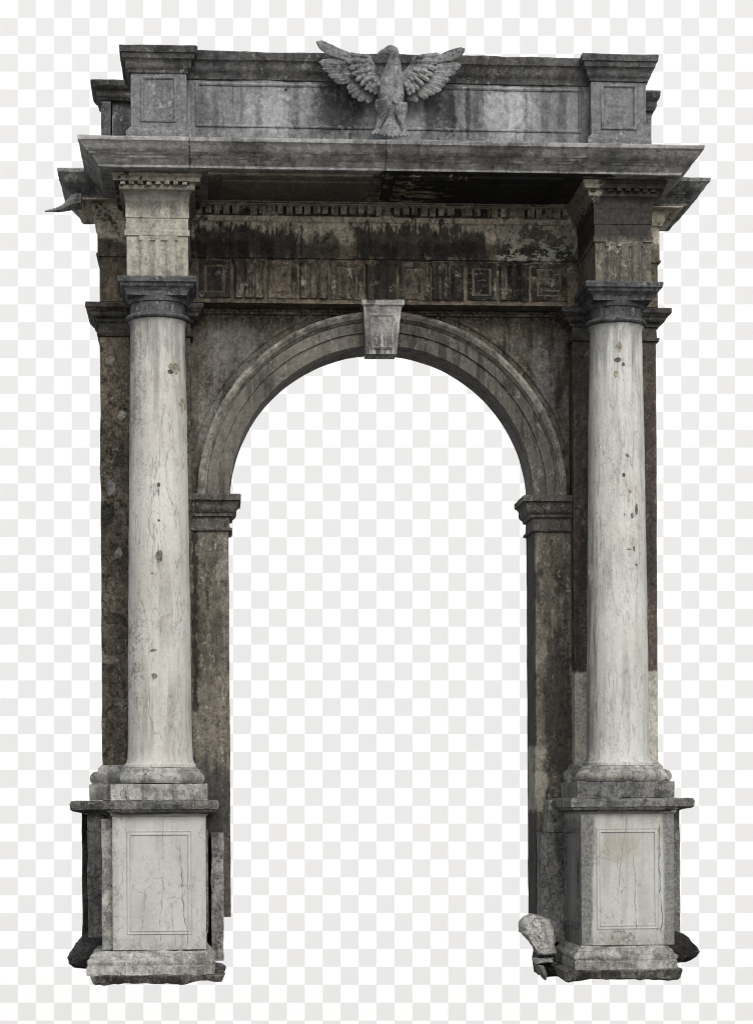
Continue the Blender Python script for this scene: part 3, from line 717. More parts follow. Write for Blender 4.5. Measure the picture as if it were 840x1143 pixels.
# columns on pedestals
PYD = 980
for i in (0, 1):
    xc = xcs[i]
    cm = M[('column_left', 'column_right')[i]]
    rb, rt = (.338, .288) if i == 0 else (.335, .28)
    prof = [(rb + .042, z_sh0), (rb + .042, z_sh0 + .03), (rb + .02, z_sh0 + .045), (rb + .004, z_sh0 + .1)]
    zt_ = z_ast0 - .05
    for k in range(1, 25):
        t = k / 24
        prof.append((rb + (rt - rb) * (t ** 1.35), z_sh0 + .1 + (zt_ - z_sh0 - .1) * t))
    prof += [(rt + .01, z_ast0 - .02), (rt + .02, z_ast0 - .002)]
    col = obj('column', weather(lathe(xc, D_COL, prof, 128, .08), .004, .02, 6, 0, i * 4), cm, A)
    zq = z_ast0
    cp = [(rt + .02, zq)] + arc(rt + .025, zq, rt + .025, z_ast1, .5, 6) + [(rt + .0, z_ast1 + .004), (rt + .0, z_ech - .02), (rt + .02, z_ech - .015), (rt + .025, z_ech)] + \
        [(rt + .03, z_ech + .02), (rt + .05, z_ech + .06), (rt + .05, z_ech + .07)]
    cap = obj('capital', weather(lathe(xc, D_COL, cp, 96, .05), .004, .02, 6, 0, i), M['capital'], col)
    hw = .315
    zz = z_ech + .028
    ab = [(-.02, zz), (.0, zz + .006)] + arc(.0, zz + .01, .03, zz + .07, -.12, 3) + [(.036, zz + .075)] + cyma(.04, zz + .08, .088, z_ab1 - .062, .14) + [(.094, z_ab1 - .058), (.10, z_ab1 - .01), (.088, z_ab1)]
    obj('abacus', weather(stack(xc - hw + .02 * i, xc + hw + .025 * i, D_COL - .36, D_COL + hw, ab, .05), .004, .03, 6, 0, i + 3), M['capital'], cap)
    bp = [(rb + .04, z_pl1 + .002)] + arc(rb + .095, z_pl1 + .006, rb + .085, z_tor1 - .03, .27, 8) + [(rb + .08, z_tor1 - .025), (rb + .08, z_tor1), (rb + .06, z_tor1 + .004), (rb + .058, z_sh0 - .002)]
    base = obj('column_base', weather(lathe(xc, D_COL, bp, 112, .03), .005, .025, 6, .02, i), M['ped_trim'], col)
    pw = .5 if i == 0 else .515
    pbm = box(xc - pw, xc + pw, D_COL - .5, D_COL + .47, z_cap1 + .003, z_pl1, .06)
    obj('plinth', weather(pbm, .008, .045, 5, .08, i), M['ped_trim'] if i == 0 else M['cap_slab'], base)

    # pedestal
    x0, x1 = (X(125.5, 1.64), X(229.8, 1.64)) if i == 0 else (X(648.5, 1.64), X(752, 1.64))
    ped = obj('pedestal', weather(box(x0, x1, .12, 1.64, z_dado0, z_dado1, .07), .003, .03, 4, -.05, i * 2), M[('pedestal_left', 'pedestal_right')[i]], A)
    if i == 0: fr = (X(141.5, 1.64), X(214.5, 1.64), Z(1043.5, 1.64, 178), Z(927.5, 1.64, 178))
    else: fr = (X(665.5, 1.64), X(735, 1.64), Z(1037.5, 1.64, 690), Z(924.5, 1.64, 690))
    mp = [(0, -.02), (0, .003), (.007, .009), (.014, .003), (.03, .003), (.035, .009), (.044, .010), (.048, -.02)]
    obj('panel_frame', frame(fr[0], fr[1], fr[2], fr[3], 1.642, mp), M[('pedestal_left', 'pedestal_right')[i]], ped)
    sx = x0 if i == 1 else x1
    sg = -1 if i == 1 else 1
    obj('side_panel_frame', frame(.62, 1.5, fr[2], fr[3], 0, [(0, -.02), (0, .018), (.05, .02), (.06, -.02)], sidex=(sx + sg * .001, sg)), M['rear_ped'], ped)
    # cap: moulding and slab carried round the pedestal and the wider pier behind it
    capprof = [(0.006, z_dado1 - .002), (.02, z_dado1 + .012)] + arc(.02, z_dado1 + .014, .05, z_cap0 - .006, -.2) + [(.05, z_cap0 - .003)]
    cpm = obj('pedestal_cap', weather(stack(x0, x1, .13, 1.64, capprof, .06), .004, .02, 5, 0, i), M['pedestal_left'], ped)
    xo0, xo1 = (X(80, .6), x1 + .13) if i == 0 else (x0 - .12, X(773.5, .6))
    slab = [(-.07, z_cap0 - .035), (-.062, z_cap0 - .03)] + arc(-.055, z_cap0 - .026, -.015, z_cap0 + .008, .2, 3) + [(.0, z_cap0 + .015), (.006, z_cap1 - .03), (-.01, z_cap1)]
    obj('cap_slab', weather(stack(x0 - (.02 if i == 0 else .12), x1 + (.13 if i == 0 else .02), .135, 1.78, slab, .05), .01, .05, 5, .05, i), M['cap_slab'], cpm)
    xr0, xr1 = (X(79, .75), x0 + .1) if i == 0 else (x1 - .1, X(774.5, .75))
    obj('rear_cap_slab', weather(stack(xr0, xr1, -.3, .75, [(-.14, z_cap0 - .05), (-.13, z_cap0 - .03), (-.10, z_cap0 - .022), (-.02, z_cap0 - .004), (.0, z_cap0 + .012), (.006, z_cap1 - .033), (-.01, z_cap1 - .004)], .05), .012, .05, 5, .08, i + 4), M['cap_slab'], cpm)
    # rear pier of the pedestal, wider than the dado
    xr0, xr1 = (X(98, .55), x0 + .05) if i == 0 else (x1 - .05, X(758.5, .4))
    rp = obj('rear_pier', weather(box(xr0, xr1, -.2, .55 if i == 0 else .4, z_dado0 - .06, z_cap0 + .03, .06), .01, .04, 4, .05, i), M['rear_ped'], ped)
    if i == 0:
        obj('back_pier', weather(box(X(91.5, .1), X(99, .1), -.3, .1, z_dado0 - .05, z_cap0 + .03, .06), .012, .04, 4, .05, 9), M['lump'], rp)
        obj('edge_strip', weather(box(X(113.5, 1.5), x0 + .03, .56, 1.5, z_dado0 - .004, z_dado1 - .03, .05), .012, .05, 5, .08, 2), M['ped_trim'], ped)
    # base mouldings and footing
    bprof = [(.085, z_pbot + .02), (.09, z_pb2 - .035)] + arc(.075, z_pb2 - .03, .055, z_pb2 + .05, .3, 5) + [(.05, z_pb2 + .055), (.05, z_pb2 + .07)] + cyma(.045, z_pb2 + .075, .008, z_dado0 - .004, .15)
    bx0, bx1 = (X(108, 1.64), x1 - .0) if i == 0 else (x0, X(744, 1.64))
    obj('pedestal_base', weather(stack(bx0 - (.02 if i == 0 else 0), bx1, .3, 1.66, bprof, .03, .03), .018, .11, 5, .06, i * 3), M['ped_trim'], ped)
    f0, f1 = (X(103, 1.7), X(247, 1.7)) if i == 0 else (X(631, 1.7), X(757, 1.7))
    fz = z_pbot + .03
    obj('footing', weather(stack(f0, f1, .2, 1.74, [(-.02, z_pbot - .075), (.0, z_pbot - .06), (.03, fz - .01), (-.05, fz)], .05), .03, .08, 4, .1, i + 1), M['footing'], ped)
    # rounded broken corner of the rear base
    lx0, lx1 = (X(92, .6), X(112, .6)) if i == 0 else (X(740, .6), X(760, .6))
    pb0 = Z(1081, .6, 95); hh_ = Z(1047, .6, 95) - pb0
    lp = [(.03, pb0), (.09, pb0 + .05 * hh_), (.135, pb0 + .18 * hh_), (.15, pb0 + .36 * hh_), (.13, pb0 + .5 * hh_), (.10, pb0 + .62 * hh_), (.085, pb0 + .66 * hh_), (.06, pb0 + .82 * hh_), (.01, pb0 + .96 * hh_), (-.05, pb0 + hh_)]
    obj('broken_base', weather(stack(lx0, lx1, .1, .62, lp, .04, .05), .03, .06, 5, .1, i * 4 + 1), M['lump'], ped)

# frieze and bed mould of the main wall
PYD = 290
fx0, fx1 = X(111, .35), X(733.5, .35)
zfl = Z(287, .38, 430)
zt0 = z_tae1
fp = [(0, z_ab1 - .004), (0, zfl - .03), (.03, zfl - .02), (.035, zfl + .005), (.02, zfl + .012), (.02, Z(249, .4, 430)), (.05, Z(248, .4, 430)), (.055, Z(245.5, .4, 430)), (.07, Z(243, .4, 430)),
      (.075, Z(241, .4, 430)), (.075, Z(229.5, .45, 430)), (.14, Z(229, .5, 430)), (.15, Z(227, .5, 430))] + arc(.16, Z(226.6, .5, 430), .24, z_sof - .02, .2) + [(.24, z_sof - .004)]
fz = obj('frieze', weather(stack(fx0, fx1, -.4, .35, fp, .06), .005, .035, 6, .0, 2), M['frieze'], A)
# recess runs between the two projecting blocks
zd0, zd1 = Z(240.5, .47, 430), Z(230.5, .47, 430)
xe0, xe1 = X(216, .5), X(637, .5)
xx = xe0 + .03
while xx < xe1 - .05:
    w = random.uniform(.058, .078)
    if random.random() > .1:
        obj('dentil', weather(box(xx, xx + w, .40, .35 + .125 + random.uniform(-.02, .01), zd0 + random.uniform(0, .03), zd1 + .012, .03), .004, .03, 9, .08, xx), M['bed'], fz)
    xx += .0985
zm0, zm1 = Z(334, .36, 430), zfl - .035
for (a, b) in ((261, 294), (334, 366), (408, 442), (482, 517), (557, 590)):
    obj('triglyph', weather(triglyph_bm(X(a, .38), X(b, .38), zm0, zm1, .35), .006, .02, 7, .05, a), M['metope'], fz)
for (a, b) in ((222, 257), (298, 331), (370, 405), (445, 480), (521, 554), (593, 632)):
    x0, x1 = X(a, .36), X(b, .36)
    m = obj('metope', weather(frame(x0, x1, zm0, zm1 - .01, .352, [(0, -.02), (0, .014), (.02, .02), (.04, .016), (.055, .003), (.066, -.02)], n_per=.05), .008, .02, 7, .05, a), M['metope'], fz)
    obj('metope_boss', weather(stack(x0 + .085, x1 - .085, .33, .357, [(0, zm0 + .075), (.0, zm0 + .09), (.0, zm1 - .1), (0, zm1 - .085)], .05, .06), .003, .02, 8, 0, a), M['metope'], m)

# entablature blocks over the columns
for i in (0, 1):
    xc = xcs[i] + (.006 if i == 0 else .03)
    hw = .318 if i == 0 else .30
    em = M[('ent_left', 'ent_right')[i]]
    ep = [(0, z_ab1 + .004), (0, z_tri1 - .012), (.018, z_tri1 - .008), (.02, z_tae1 - .01), (.006, z_tae1), (.002, z_tae1 + .12), (.012, z_tae1 + .125), (.012, z_blk1 - .12), (.02, z_blk1 - .1)] + \
        arc(.02, z_blk1 - .1, .075, z_blk1 + .01, -.2) + [(.075, z_blk1 + .02), (.08, z_sof - .10), (.13, z_sof - .09), (.135, z_sof - .05), (.15, z_sof - .035), (.15, z_sof - .003)]
    e = obj('entablature_block', weather(stack(xc - hw, xc + hw, .3, 1.45, ep, .035, .06), .006, .075 if i == 0 else .03, 7, .0, i * 3), em, A)
    obj('triglyph', weather(triglyph_bm(xc - .2 + .01, xc + .2 + .01, z_ab1 + .006, z_tri1 - .015, 1.45, .035, .03), .002, .01, 9, 0, i), em, e)
    k = xc - hw - .06
    while k < xc + hw + .03:
        if random.random() > .15:
            obj('dentil', weather(box(k, k + .05, 1.48, 1.575 + random.uniform(-.02, .01), z_blk1 + .05, z_sof - .085, .03), .004, .03, 9, .08, k), M['bed'] if i == 0 else M['bed_dark'], e)
        k += .092

# cornice
PYD = 180
cy0 = z_sof
hc = z_cor1 - cy0
def rake(t, ext=0.0): return (.010 + .150 * t + ext, cy0 + .03 + (hc - .085) * t)
cp_ = [(-.01, cy0), (0, cy0 + .006), (.006, cy0 + .028)] + [rake(0), rake(.28), rake(.30, .008), rake(.42, .008), rake(.44, .015), rake(.56, .015), rake(.58, .022), rake(.8, .022), rake(1, .022)] + \
      [(.19, z_cor1 - .05), (.2, z_cor1 - .042), (.205, z_cor1 - .006), (.18, z_cor1 + .004)]
cx0, cx1 = X(110, 1.75), X(760, 1.75)
cor = obj('cornice', weather(stack(cx0, cx1, .1, 1.75, cp_, .06), .006, .03, 4, .0, 3), M['cornice'], A)
sx0, sx1 = X(111, .55) - .24, X(733.5, .55) + .34
cps = [(o, z - .006) for (o, z) in cp_]
obj('side_cornice', weather(stack(sx0, sx1, -.5, .58, cps, .06), .008, .05, 4, .05, 6), M['cornice_side'], cor)
xm = X(432, 1.2)
for (a, b) in ((X(232, 1.2), xm - .06), (xm + .06, X(622, 1.2))):
    obj('soffit_panel', weather(stack(a, b, .70, 1.66, [(-.02, z_sof - .04), (0, z_sof - .028), (0, z_sof + .02)], .08), .004, .02, 6, 0, a), M['soffit'], cor)
    obj('soffit_panel_frame', weather(stack(a + .14, b - .14, .86, 1.50, [(-.02, z_sof - .062), (0, z_sof - .055), (0, z_sof - .03)], .08), .004, .02, 6, 0, a), M['soffit'], cor)
# jagged shard under the side cornice
bm = bmesh.new()
tip = at(50, 233.5, .7); root = at(84, 222, .7)
secs = [(at(50, 233.5, .7), .006, .006), (at(57, 232.5, .7), .02, .018), (at(64, 231.5, .7), .03, .028), (at(70, 229.5, .7), .05, .045), (at(75, 226.5, .7), .08, .07), (at(80, 224, .68), .12, .09), (at(90, 224, .65), .14, .09)]
rings = []
for (c, a, b) in secs:
    rings.append([bm.verts.new((c[0], -.62 + .9 * a * math.cos(t), c[1] + b * .8 * math.sin(t))) for t in [2 * math.pi * k / 12 for k in range(12)]])
for r0, r1_ in zip(rings, rings[1:]):
    for k in range(12): bm.faces.new((r0[k], r0[(k + 1) % 12], r1_[(k + 1) % 12], r1_[k]))
bm.faces.new(rings[0][::-1]); bm.faces.new(rings[-1])
obj('broken_spout', weather(bm, .02, .02, 8), M['cornice_side'], cor)

# attic
PYD = 105
ax0, ax1 = X(150, 1.15), X(718, 1.15)
att = obj('attic_wall', weather(box(ax0, ax1, .55, 1.15, z_cor1 - .02, z_at1 + .02, .12), .005, .01, 4, 0, 1), M['attic'], A)
obj('attic_plinth', weather(stack(X(140, 1.5), X(728, 1.5), .5, 1.5, [(0, z_cor1 - .01), (0, z_cor1 + .10), (-.08, z_cor1 + .15), (-.3, z_at0 - .03)], .08), .01, .03, 4, .05, 1), M['cornice'], att)
cop = [(0, z_at1 - .10), (.02, z_at1 - .09), (.02, z_at1 - .06)] + cyma(.03, z_at1 - .03, .075, z_at1 + .09, .15) + [(.085, z_at1 + .095), (.095, z_at2 - .005), (.07, z_at2 + .012)]
obj('coping', weather(stack(ax0, ax1, .5, 1.15, cop, .06), .008, .05, 6, .06, 8), M['coping'], att)
fr = [(0, -.02), (0, .012), (.015, .02), (.03, .01), (.035, -.02)]
pz0, pz1 = Z(138, 1.16, 300), Z(88.5, 1.16, 300)
for (a, b, dz) in ((218, 430, 0), (434, 648, 0)):
    pass
obj('panel_frame', weather(frame(X(218, 1.16), X(648, 1.16), pz0 - .04, pz1 - .04, 1.152, fr), .003, .012, 6, 0, 2), M['attic'], att)
for i in (0, 1):
    xa, xb = (X(146, 1.3), X(208, 1.3)) if i == 0 else (X(659.5, 1.3), X(720.5, 1.3))
    zp1 = z_at1 - .02
    p = obj('attic_pier', weather(stack(xa, xb, .5, 1.3, [(.05, z_at0 - .12), (.05, z_at0 - .02), (.035, z_at0 - .005), (.012, z_at0 + .03), (0, z_at0 + .035), (0, zp1 + .03)], .06), .005, .03, 5, .03, i), M['attic_pier'], A)
    zc = z_at1 + .0
    pcp = [(.0, zc - .09), (.02, zc - .085), (.022, zc - .06)] + cyma(.025, zc - .055, .075, zc + .045, .16) + [(.085, zc + .05), (.09, zc + .1), (.11, zc + .105), (.118, z_at2 - .01), (.1, z_at2)]
    obj('pier_cap', weather(stack(xa, xb, .48, 1.3, pcp, .05), .006, .04, 6, .04, i + 5), M['coping'], p)
    obj('panel_frame', weather(frame(xa + .105, xb - .105, z_at0 + .09, zp1 - .10, 1.302, [(0, -.02), (0, .014), (.018, .02), (.03, .008), (.035, -.02)]), .003, .015, 6, 0, i), M['attic_pier'], p)
    # lower attic of the flank
    if i == 0: xs = (X(113, .1), X(150, .1))
    else: xs = (X(712, .1), X(729.5, .1))
    zt2 = Z(90, .15, 120) if i == 0 else Z(101, .15, 730); zt1 = zt2 - .21
    s_ = obj('flank_attic', weather(box(xs[0] + (.12 if i == 0 else 0), xs[1] - (0 if i == 0 else .02), -.4, .05, z_cor1 - .02, zt1 + .05, .06), .006, .03, 5, .03, i), M['side_attic'], A)
    fcp = [(0, zt1), (.02, zt1 + .01)] + cyma(.03, zt1 + .03, .07, zt1 + .11, .2) + [(.08, zt1 + .115), (.11, zt1 + .15), (.115, zt2 - .01), (.10, zt2)]
    if i == 1: fcp = [(o * .55, z) for (o, z) in fcp]
    obj('flank_cap', weather(stack(xs[0], xs[1], -.4, .1, fcp, .05), .01, .05, 6, .06, i + 5), M['coping'], s_)
    if i == 0: obj('flank_post', weather(box(xs[0], xs[0] + .10, -.4, .1, z_cor1 - .02, zt1 - .003, .05), .006, .02, 5, 0, 3), M['side_attic'], s_)

# ------------------------------------------------------------------ eagle
def ez(u, v, d):
    x, z = at(340 + u / 4.421, 35 + v / 4.421, d)
    return Vector((x, -d, z))
ez0 = ez(430, 520, 1.45)
E = thing('eagle_statue', 'grey stone eagle with spread wings standing at the middle of the attic', 'eagle statue', (ez0.x, ez0.y, z_at0 - .06))
U = .0095 / 4.421 * 1.0
def blob_bm(bm, c, axes):
    """ellipsoid with axes = three vectors"""
    vs = bmesh.ops.create_icosphere(bm, subdivisions=3, radius=1)['verts']
    for v in vs:
        p = v.co.copy()
        v.co = c + axes[0] * p.x + axes[1] * p.y + axes[2] * p.z
def limb(bm, pts, flat=1.0):
    """tapered round limb through [(point, radius)...]"""
    n = 14
    P = []
    for (a, ra), (b, rb) in zip(pts, pts[1:]):
        for k in range(4): P.append((a.lerp(b, k / 4), ra + (rb - ra) * k / 4))
    P.append(pts[-1])
    rings = []
    for k, (p, r) in enumerate(P):
        t = (P[min(k + 1, len(P) - 1)][0] - P[max(k - 1, 0)][0]).normalized()
        s = t.cross(Vector((0, -1, 0)))
        s = s.normalized() if s.length > 1e-4 else Vector((1, 0, 0))
        w = s.cross(t).normalized()
        rings.append([bm.verts.new(p + s * r * math.cos(a) + w * r * flat * math.sin(a)) for a in [2 * math.pi * j / n for j in range(n)]])
    for r0, r1_ in zip(rings, rings[1:]):
        for j in range(n): bm.faces.new((r0[j], r0[(j + 1) % n], r1_[(j + 1) % n], r1_[j]))
    bm.faces.new(rings[0][::-1]); bm.faces.new(rings[-1])
def feather(bm, a, b, w, th, bend=0.0):
    """flat leaf with a raised shaft from root a to tip b"""
    n = 12
    ax = b - a; L = ax.length; t = ax.normalized()
    s = t.cross(Vector((0, -1, 0))).normalized(); up = Vector((0, -1, 0))
    rows = []
    for k in range(n + 1):
        q = k / n
        ww = w * (.6 + .4 * min(1, q * 1.5)) * math.sqrt(max(0.0, 1 - max(0, (q - .74) / .26) ** 2.4))
        ww = max(ww, .002)
        c = a + ax * q + s * bend * L * 4 * q * (1 - q) + up * (.02 * math.sin(q * 3.0))
        rows.append([bm.verts.new(c + s * ww * e + up * h * th) for (e, h) in ((-1, .15), (-.8, .55), (-.35, .75), (-.08, .85), (0, 1.35), (.08, .85), (.35, .75), (.8, .55), (1, .15), (.9, -.4), (0, -.6), (-.9, -.4))])
    m = len(rows[0])
    for r0, r1_ in zip(rows, rows[1:]):
        for j in range(m): bm.faces.new((r0[j], r0[(j + 1) % m], r1_[(j + 1) % m], r1_[j]))
    bm.faces.new(rows[0][::-1]); bm.faces.new(rows[-1])
def sculpt(name, bm, voxel, parent, smooth=2):
    """weld overlapping volumes into one carved surface"""
    bmesh.ops.recalc_face_normals(bm, faces=bm.faces[:])
    me = bpy.data.meshes.new(name); bm.to_mesh(me); bm.free()
    o = bpy.data.objects.new(name, me); COL.objects.link(o)
    md = o.modifiers.new('r', 'REMESH'); md.mode = 'VOXEL'; md.voxel_size = voxel
    if smooth:
        ms = o.modifiers.new('s', 'SMOOTH'); ms.factor = .5; ms.iterations = smooth
    dg = bpy.context.evaluated_depsgraph_get()
    m2 = bpy.data.meshes.new_from_object(o.evaluated_get(dg), depsgraph=dg)
    bpy.data.objects.remove(o); bpy.data.meshes.remove(me)
    m2.name = name
    b2 = bmesh.new(); b2.from_mesh(m2)
    for v in b2.verts: v.co += v.normal * (.004 * fb(v.co, 14, 3) + .003 * fb(v.co, 40, 1))
    b2.to_mesh(m2); b2.free()
    off = parent.location
    m2.transform(Matrix.Translation(-off))
    for p in m2.polygons: p.use_smooth = True
    m2.materials.clear(); m2.materials.append(M['eagle'])
    o = bpy.data.objects.new(name, m2)
    return link(o, parent)
S = 1 / 4.421 * (CD - 1.4) / F          # metres per close-up unit
V = Vector
bm = bmesh.new()
limb(bm, [(ez(432, 82, 1.50), 24 * S), (ez(434, 100, 1.50), 28 * S), (ez(436, 130, 1.46), 32 * S), (ez(437, 172, 1.42), 40 * S), (ez(432, 210, 1.40), 52 * S), (ez(427, 260, 1.41), 66 * S),
          (ez(426, 310, 1.42), 65 * S), (ez(425, 360, 1.40), 58 * S), (ez(427, 410, 1.36), 46 * S), (ez(430, 450, 1.32), 34 * S)], .85)
blob_bm(bm, ez(424, 92, 1.50), (V((34 * S, 0, 0)), V((0, 26 * S, 0)), V((0, 0, 24 * S))))        # head
limb(bm, [(ez(408, 96, 1.51), 17 * S), (ez(385, 99, 1.52), 13 * S), (ez(366, 107, 1.52), 8 * S), (ez(358, 118, 1.52), 3 * S)])      # hooked beak
blob_bm(bm, ez(412, 88, 1.55), (V((7 * S, 0, 0)), V((0, 5 * S, 0)), V((0, 0, 6 * S))))
for (sx, pts) in ((0, ((382, 345, 36), (378, 385, 34), (378, 420, 22), (366, 455, 15), (356, 480, 13))), (1, ((472, 355, 36), (474, 395, 32), (476, 430, 21), (486, 465, 15), (494, 490, 13)))):
    limb(bm, [(ez(u, v, 1.46), r * S) for (u, v, r) in pts])
    fu, fv = pts[-1][0], pts[-1][1] + 8
    for k in (-1, 0, 1):
        limb(bm, [(ez(fu, fv, 1.47), 11 * S), (ez(fu + k * 16, fv + 8, 1.54), 8 * S), (ez(fu + k * 20, fv + 18, 1.57), 5 * S)])
for k in range(7):                                                                                   # tail fan
    a = (k - 3) / 3
    feather(bm, ez(430 + a * 12, 415, 1.36 + .02 * (1 - abs(a))), ez(432 + a * 62, 530 - abs(a) * 14, 1.42 + .05 * (1 - abs(a))), 13 * S, .03)
for k in range(26):                                                                                  # breast feathers
    u = 427 + random.uniform(-40, 40); v = random.uniform(225, 350)
    dd = 1.42 + .85 * math.sqrt(max(0, (62 * S) ** 2 - ((u - 427) * S) ** 2)) - .012
    blob_bm(bm, ez(u, v, dd), (V((9 * S, 0, 0)), V((0, 7 * S, 0)), V((0, 0, 15 * S))))
sculpt('body', bm, .006, E, 1)
def wing(feathers, coverts, arm, web):
    bm = bmesh.new()
    fr_ = [bm.verts.new(ez(u, v, 1.33)) for (u, v) in web]; bk_ = [bm.verts.new(ez(u, v, 1.255)) for (u, v) in web]
    bm.faces.new(fr_); bm.faces.new(bk_[::-1])
    for k in range(len(web)): bm.faces.new((fr_[k], bk_[k], bk_[(k + 1) % len(web)], fr_[(k + 1) % len(web)]))
    limb(bm, [(ez(u, v, d), r * S) for (u, v, d, r) in arm], .7)
    for q, (a, b, w, d, bend) in enumerate(feathers):
        feather(bm, ez(a[0], a[1], d), ez(b[0], b[1], d + .05), w * S, .02, bend)
    for (a, b, w, d) in coverts:
        feather(bm, ez(a[0], a[1], d), ez(b[0], b[1], d + .01), w * S, .02)
    return sculpt('wing', bm, .006, E, 0)
def cover_rows(arm_uv, a0, a1, rows):
    out = []
    for (cnt, l0, l1, w0, w1, dep, sh) in rows:
        for k in range(cnt):
            t = k / (cnt - 1)
            q = t * (len(arm_uv) - 1); m = min(int(q), len(arm_uv) - 2); f = q - m
            u = arm_uv[m][0] + (arm_uv[m + 1][0] - arm_uv[m][0]) * f; v = arm_uv[m][1] + (arm_uv[m + 1][1] - arm_uv[m][1]) * f
            a = R(a0 + (a1 - a0) * t); L = l0 + (l1 - l0) * t
            du, dv = math.cos(a), math.sin(a)
            out.append(((u + du * sh, v + dv * sh), (u + du * (sh + L), v + dv * (sh + L)), w0 + (w1 - w0) * t, dep + .012 * (k % 2)))
    return out
ROWS = [(9, 120, 75, 15, 11, 1.405, 0), (9, 78, 52, 13, 10, 1.425, 0), (8, 40, 30, 11, 9, 1.445, 0)]
wing([((312, 142), (56, 50), 28, 1.385, -.075), ((315, 165), (68, 152), 25, 1.36, -.03), ((312, 182), (84, 186), 20, 1.35, -.03), ((310, 200), (112, 218), 22, 1.34, -.03), ((310, 218), (142, 246), 20, 1.325, -.03),
      ((330, 235), (205, 283), 21, 1.305, -.03), ((338, 245), (214, 304), 17, 1.298, -.02), ((345, 255), (230, 324), 18, 1.29, -.02), ((355, 275), (258, 345), 17, 1.28, -.02), ((362, 300), (302, 352), 15, 1.27, 0)],
     cover_rows([(310, 128), (318, 160), (330, 195), (352, 225), (370, 245)], 186, 112, ROWS),
     [(395, 255, 1.38, 34), (355, 220, 1.39, 28), (328, 175, 1.40, 22), (308, 130, 1.41, 18), (240, 117, 1.40, 10), (155, 98, 1.38, 6), (85, 66, 1.38, 3)],
     [(330, 120), (240, 120), (190, 110), (180, 150), (170, 200), (190, 235), (240, 290), (290, 325), (345, 320), (375, 255), (345, 190)])
wing([((548, 148), (790, 86), 26, 1.385, .07), ((552, 180), (773, 168), 25, 1.36, .04), ((551, 196), (748, 204), 19, 1.35, .03), ((550, 212), (716, 241), 22, 1.34, .03), ((540, 226), (696, 268), 17, 1.33, .03), ((535, 238), (675, 293), 20, 1.32, .03),
      ((525, 248), (640, 315), 16, 1.312, .02), ((515, 255), (606, 332), 19, 1.305, .02), ((500, 270), (555, 350), 18, 1.29, .02), ((495, 290), (522, 343), 15, 1.28, 0)],
     cover_rows([(550, 130), (542, 162), (530, 195), (508, 228), (490, 248)], -6, 68, ROWS),
     [(462, 255, 1.38, 34), (500, 225, 1.39, 28), (530, 180, 1.40, 22), (550, 135, 1.41, 18), (610, 122, 1.40, 10), (690, 119, 1.38, 6), (765, 98, 1.38, 3)],
     [(530, 125), (620, 125), (670, 125), (680, 170), (650, 215), (615, 265), (580, 300), (540, 322), (505, 310), (480, 255), (510, 195)])

# ------------------------------------------------------------------ loose broken stone at the right jamb
lo = at(602, 1095, .9)
Lb = thing('broken_stone', 'pale broken lump of stone at the foot of the right jamb, beside the pedestal', 'stone', (lo[0], -.9, lo[1]))
out = [(585, 1026), (594, 1021), (606, 1023), (615, 1027), (618, 1034), (619, 1044), (618.5, 1056), (620, 1066), (609, 1067), (601, 1065), (595, 1056), (589, 1048), (583, 1042), (581, 1034)]
def rough_outline(pts, d0, d1, scale=1.0):
    bm = bmesh.new()
    c = V((sum(p[0] for p in pts) / len(pts), sum(p[1] for p in pts) / len(pts), 0))
    fine = []
    for (a, b) in zip(pts, pts[1:] + pts[:1]):
        for k in range(3): fine.append((a[0] + (b[0] - a[0]) * k / 3, a[1] + (b[1] - a[1]) * k / 3))
    lev = [(d0, .9), (d0 + .05, 1.0), ((d0 + d1) / 2, 1.0), (d1 - .07, 1.0), (d1 - .03, .97), (d1, .88), (d1 + .012, .72), (d1 + .02, .5), (d1 + .025, .25)]
    rings = []
    for (d, s) in lev:
        r = []
        for (px, py) in fine:
            x, z = at(c.x + (px - c.x) * s, c.y + (py - c.y) * s, .9)
            r.append(bm.verts.new((x - lo[0], -(d - .9), z - lo[1])))
        rings.append(r)
    n = len(fine)
    for r0, r1_ in zip(rings, rings[1:]):
        for k in range(n): bm.faces.new((r0[k], r0[(k + 1) % n], r1_[(k + 1) % n], r1_[k]))
    bm.faces.new(rings[0][::-1]); bm.faces.new(rings[-1])
    return bm
obj('lump', weather(rough_outline(out, .55, .95), .03, .0, 11, 0), M['loose'], Lb, 14)
obj('ledge', weather(rough_outline([(598, 1071), (617.5, 1069), (618, 1075), (598, 1076)], .6, .93), .006, .01, 7), M['loose'], Lb)
obj('wedge', weather(rough_outline([(599, 1077), (606, 1078), (610, 1086), (609, 1095), (604, 1088)], .6, .93), .01, .01, 7), M['block'], Lb)
obj('core', weather(rough_outline([(601, 1060), (618, 1060), (617, 1078), (610, 1090), (606, 1088), (603, 1080)], .5, .82), .006, .01, 7), M['lump'], Lb)

# ------------------------------------------------------------------ backdrop: grey and white chequered sheet
BD = 40.0
dist_b = None
cam_loc = Vector((CX, -CD, CZ))
dist_b = CD + BD
cell = 20.0 / F * dist_b
g = bpy.data.materials.new('chequered_sheet'); g.use_nodes = True
t = g.node_tree; t.nodes.clear()
tc = t.nodes.new('ShaderNodeTexCoord'); ck = t.nodes.new('ShaderNodeTexChecker'); b = t.nodes.new('ShaderNodeBsdfDiffuse'); o = t.nodes.new('ShaderNodeOutputMaterial')
ck.inputs['Scale'].default_value = 1.0
ck.inputs['Color1'].default_value = (.93, .93, .93, 1); ck.inputs['Color2'].default_value = (.75, .75, .75, 1)
mp_ = t.nodes.new('ShaderNodeMapping'); mp_.inputs['Scale'].default_value = (1 / cell, 1 / cell, 0); mp_.inputs['Location'].default_value = (0, 0, .5)
t.links.new(tc.outputs['Object'], mp_.inputs[0]); t.links.new(mp_.outputs[0], ck.inputs['Vector'])
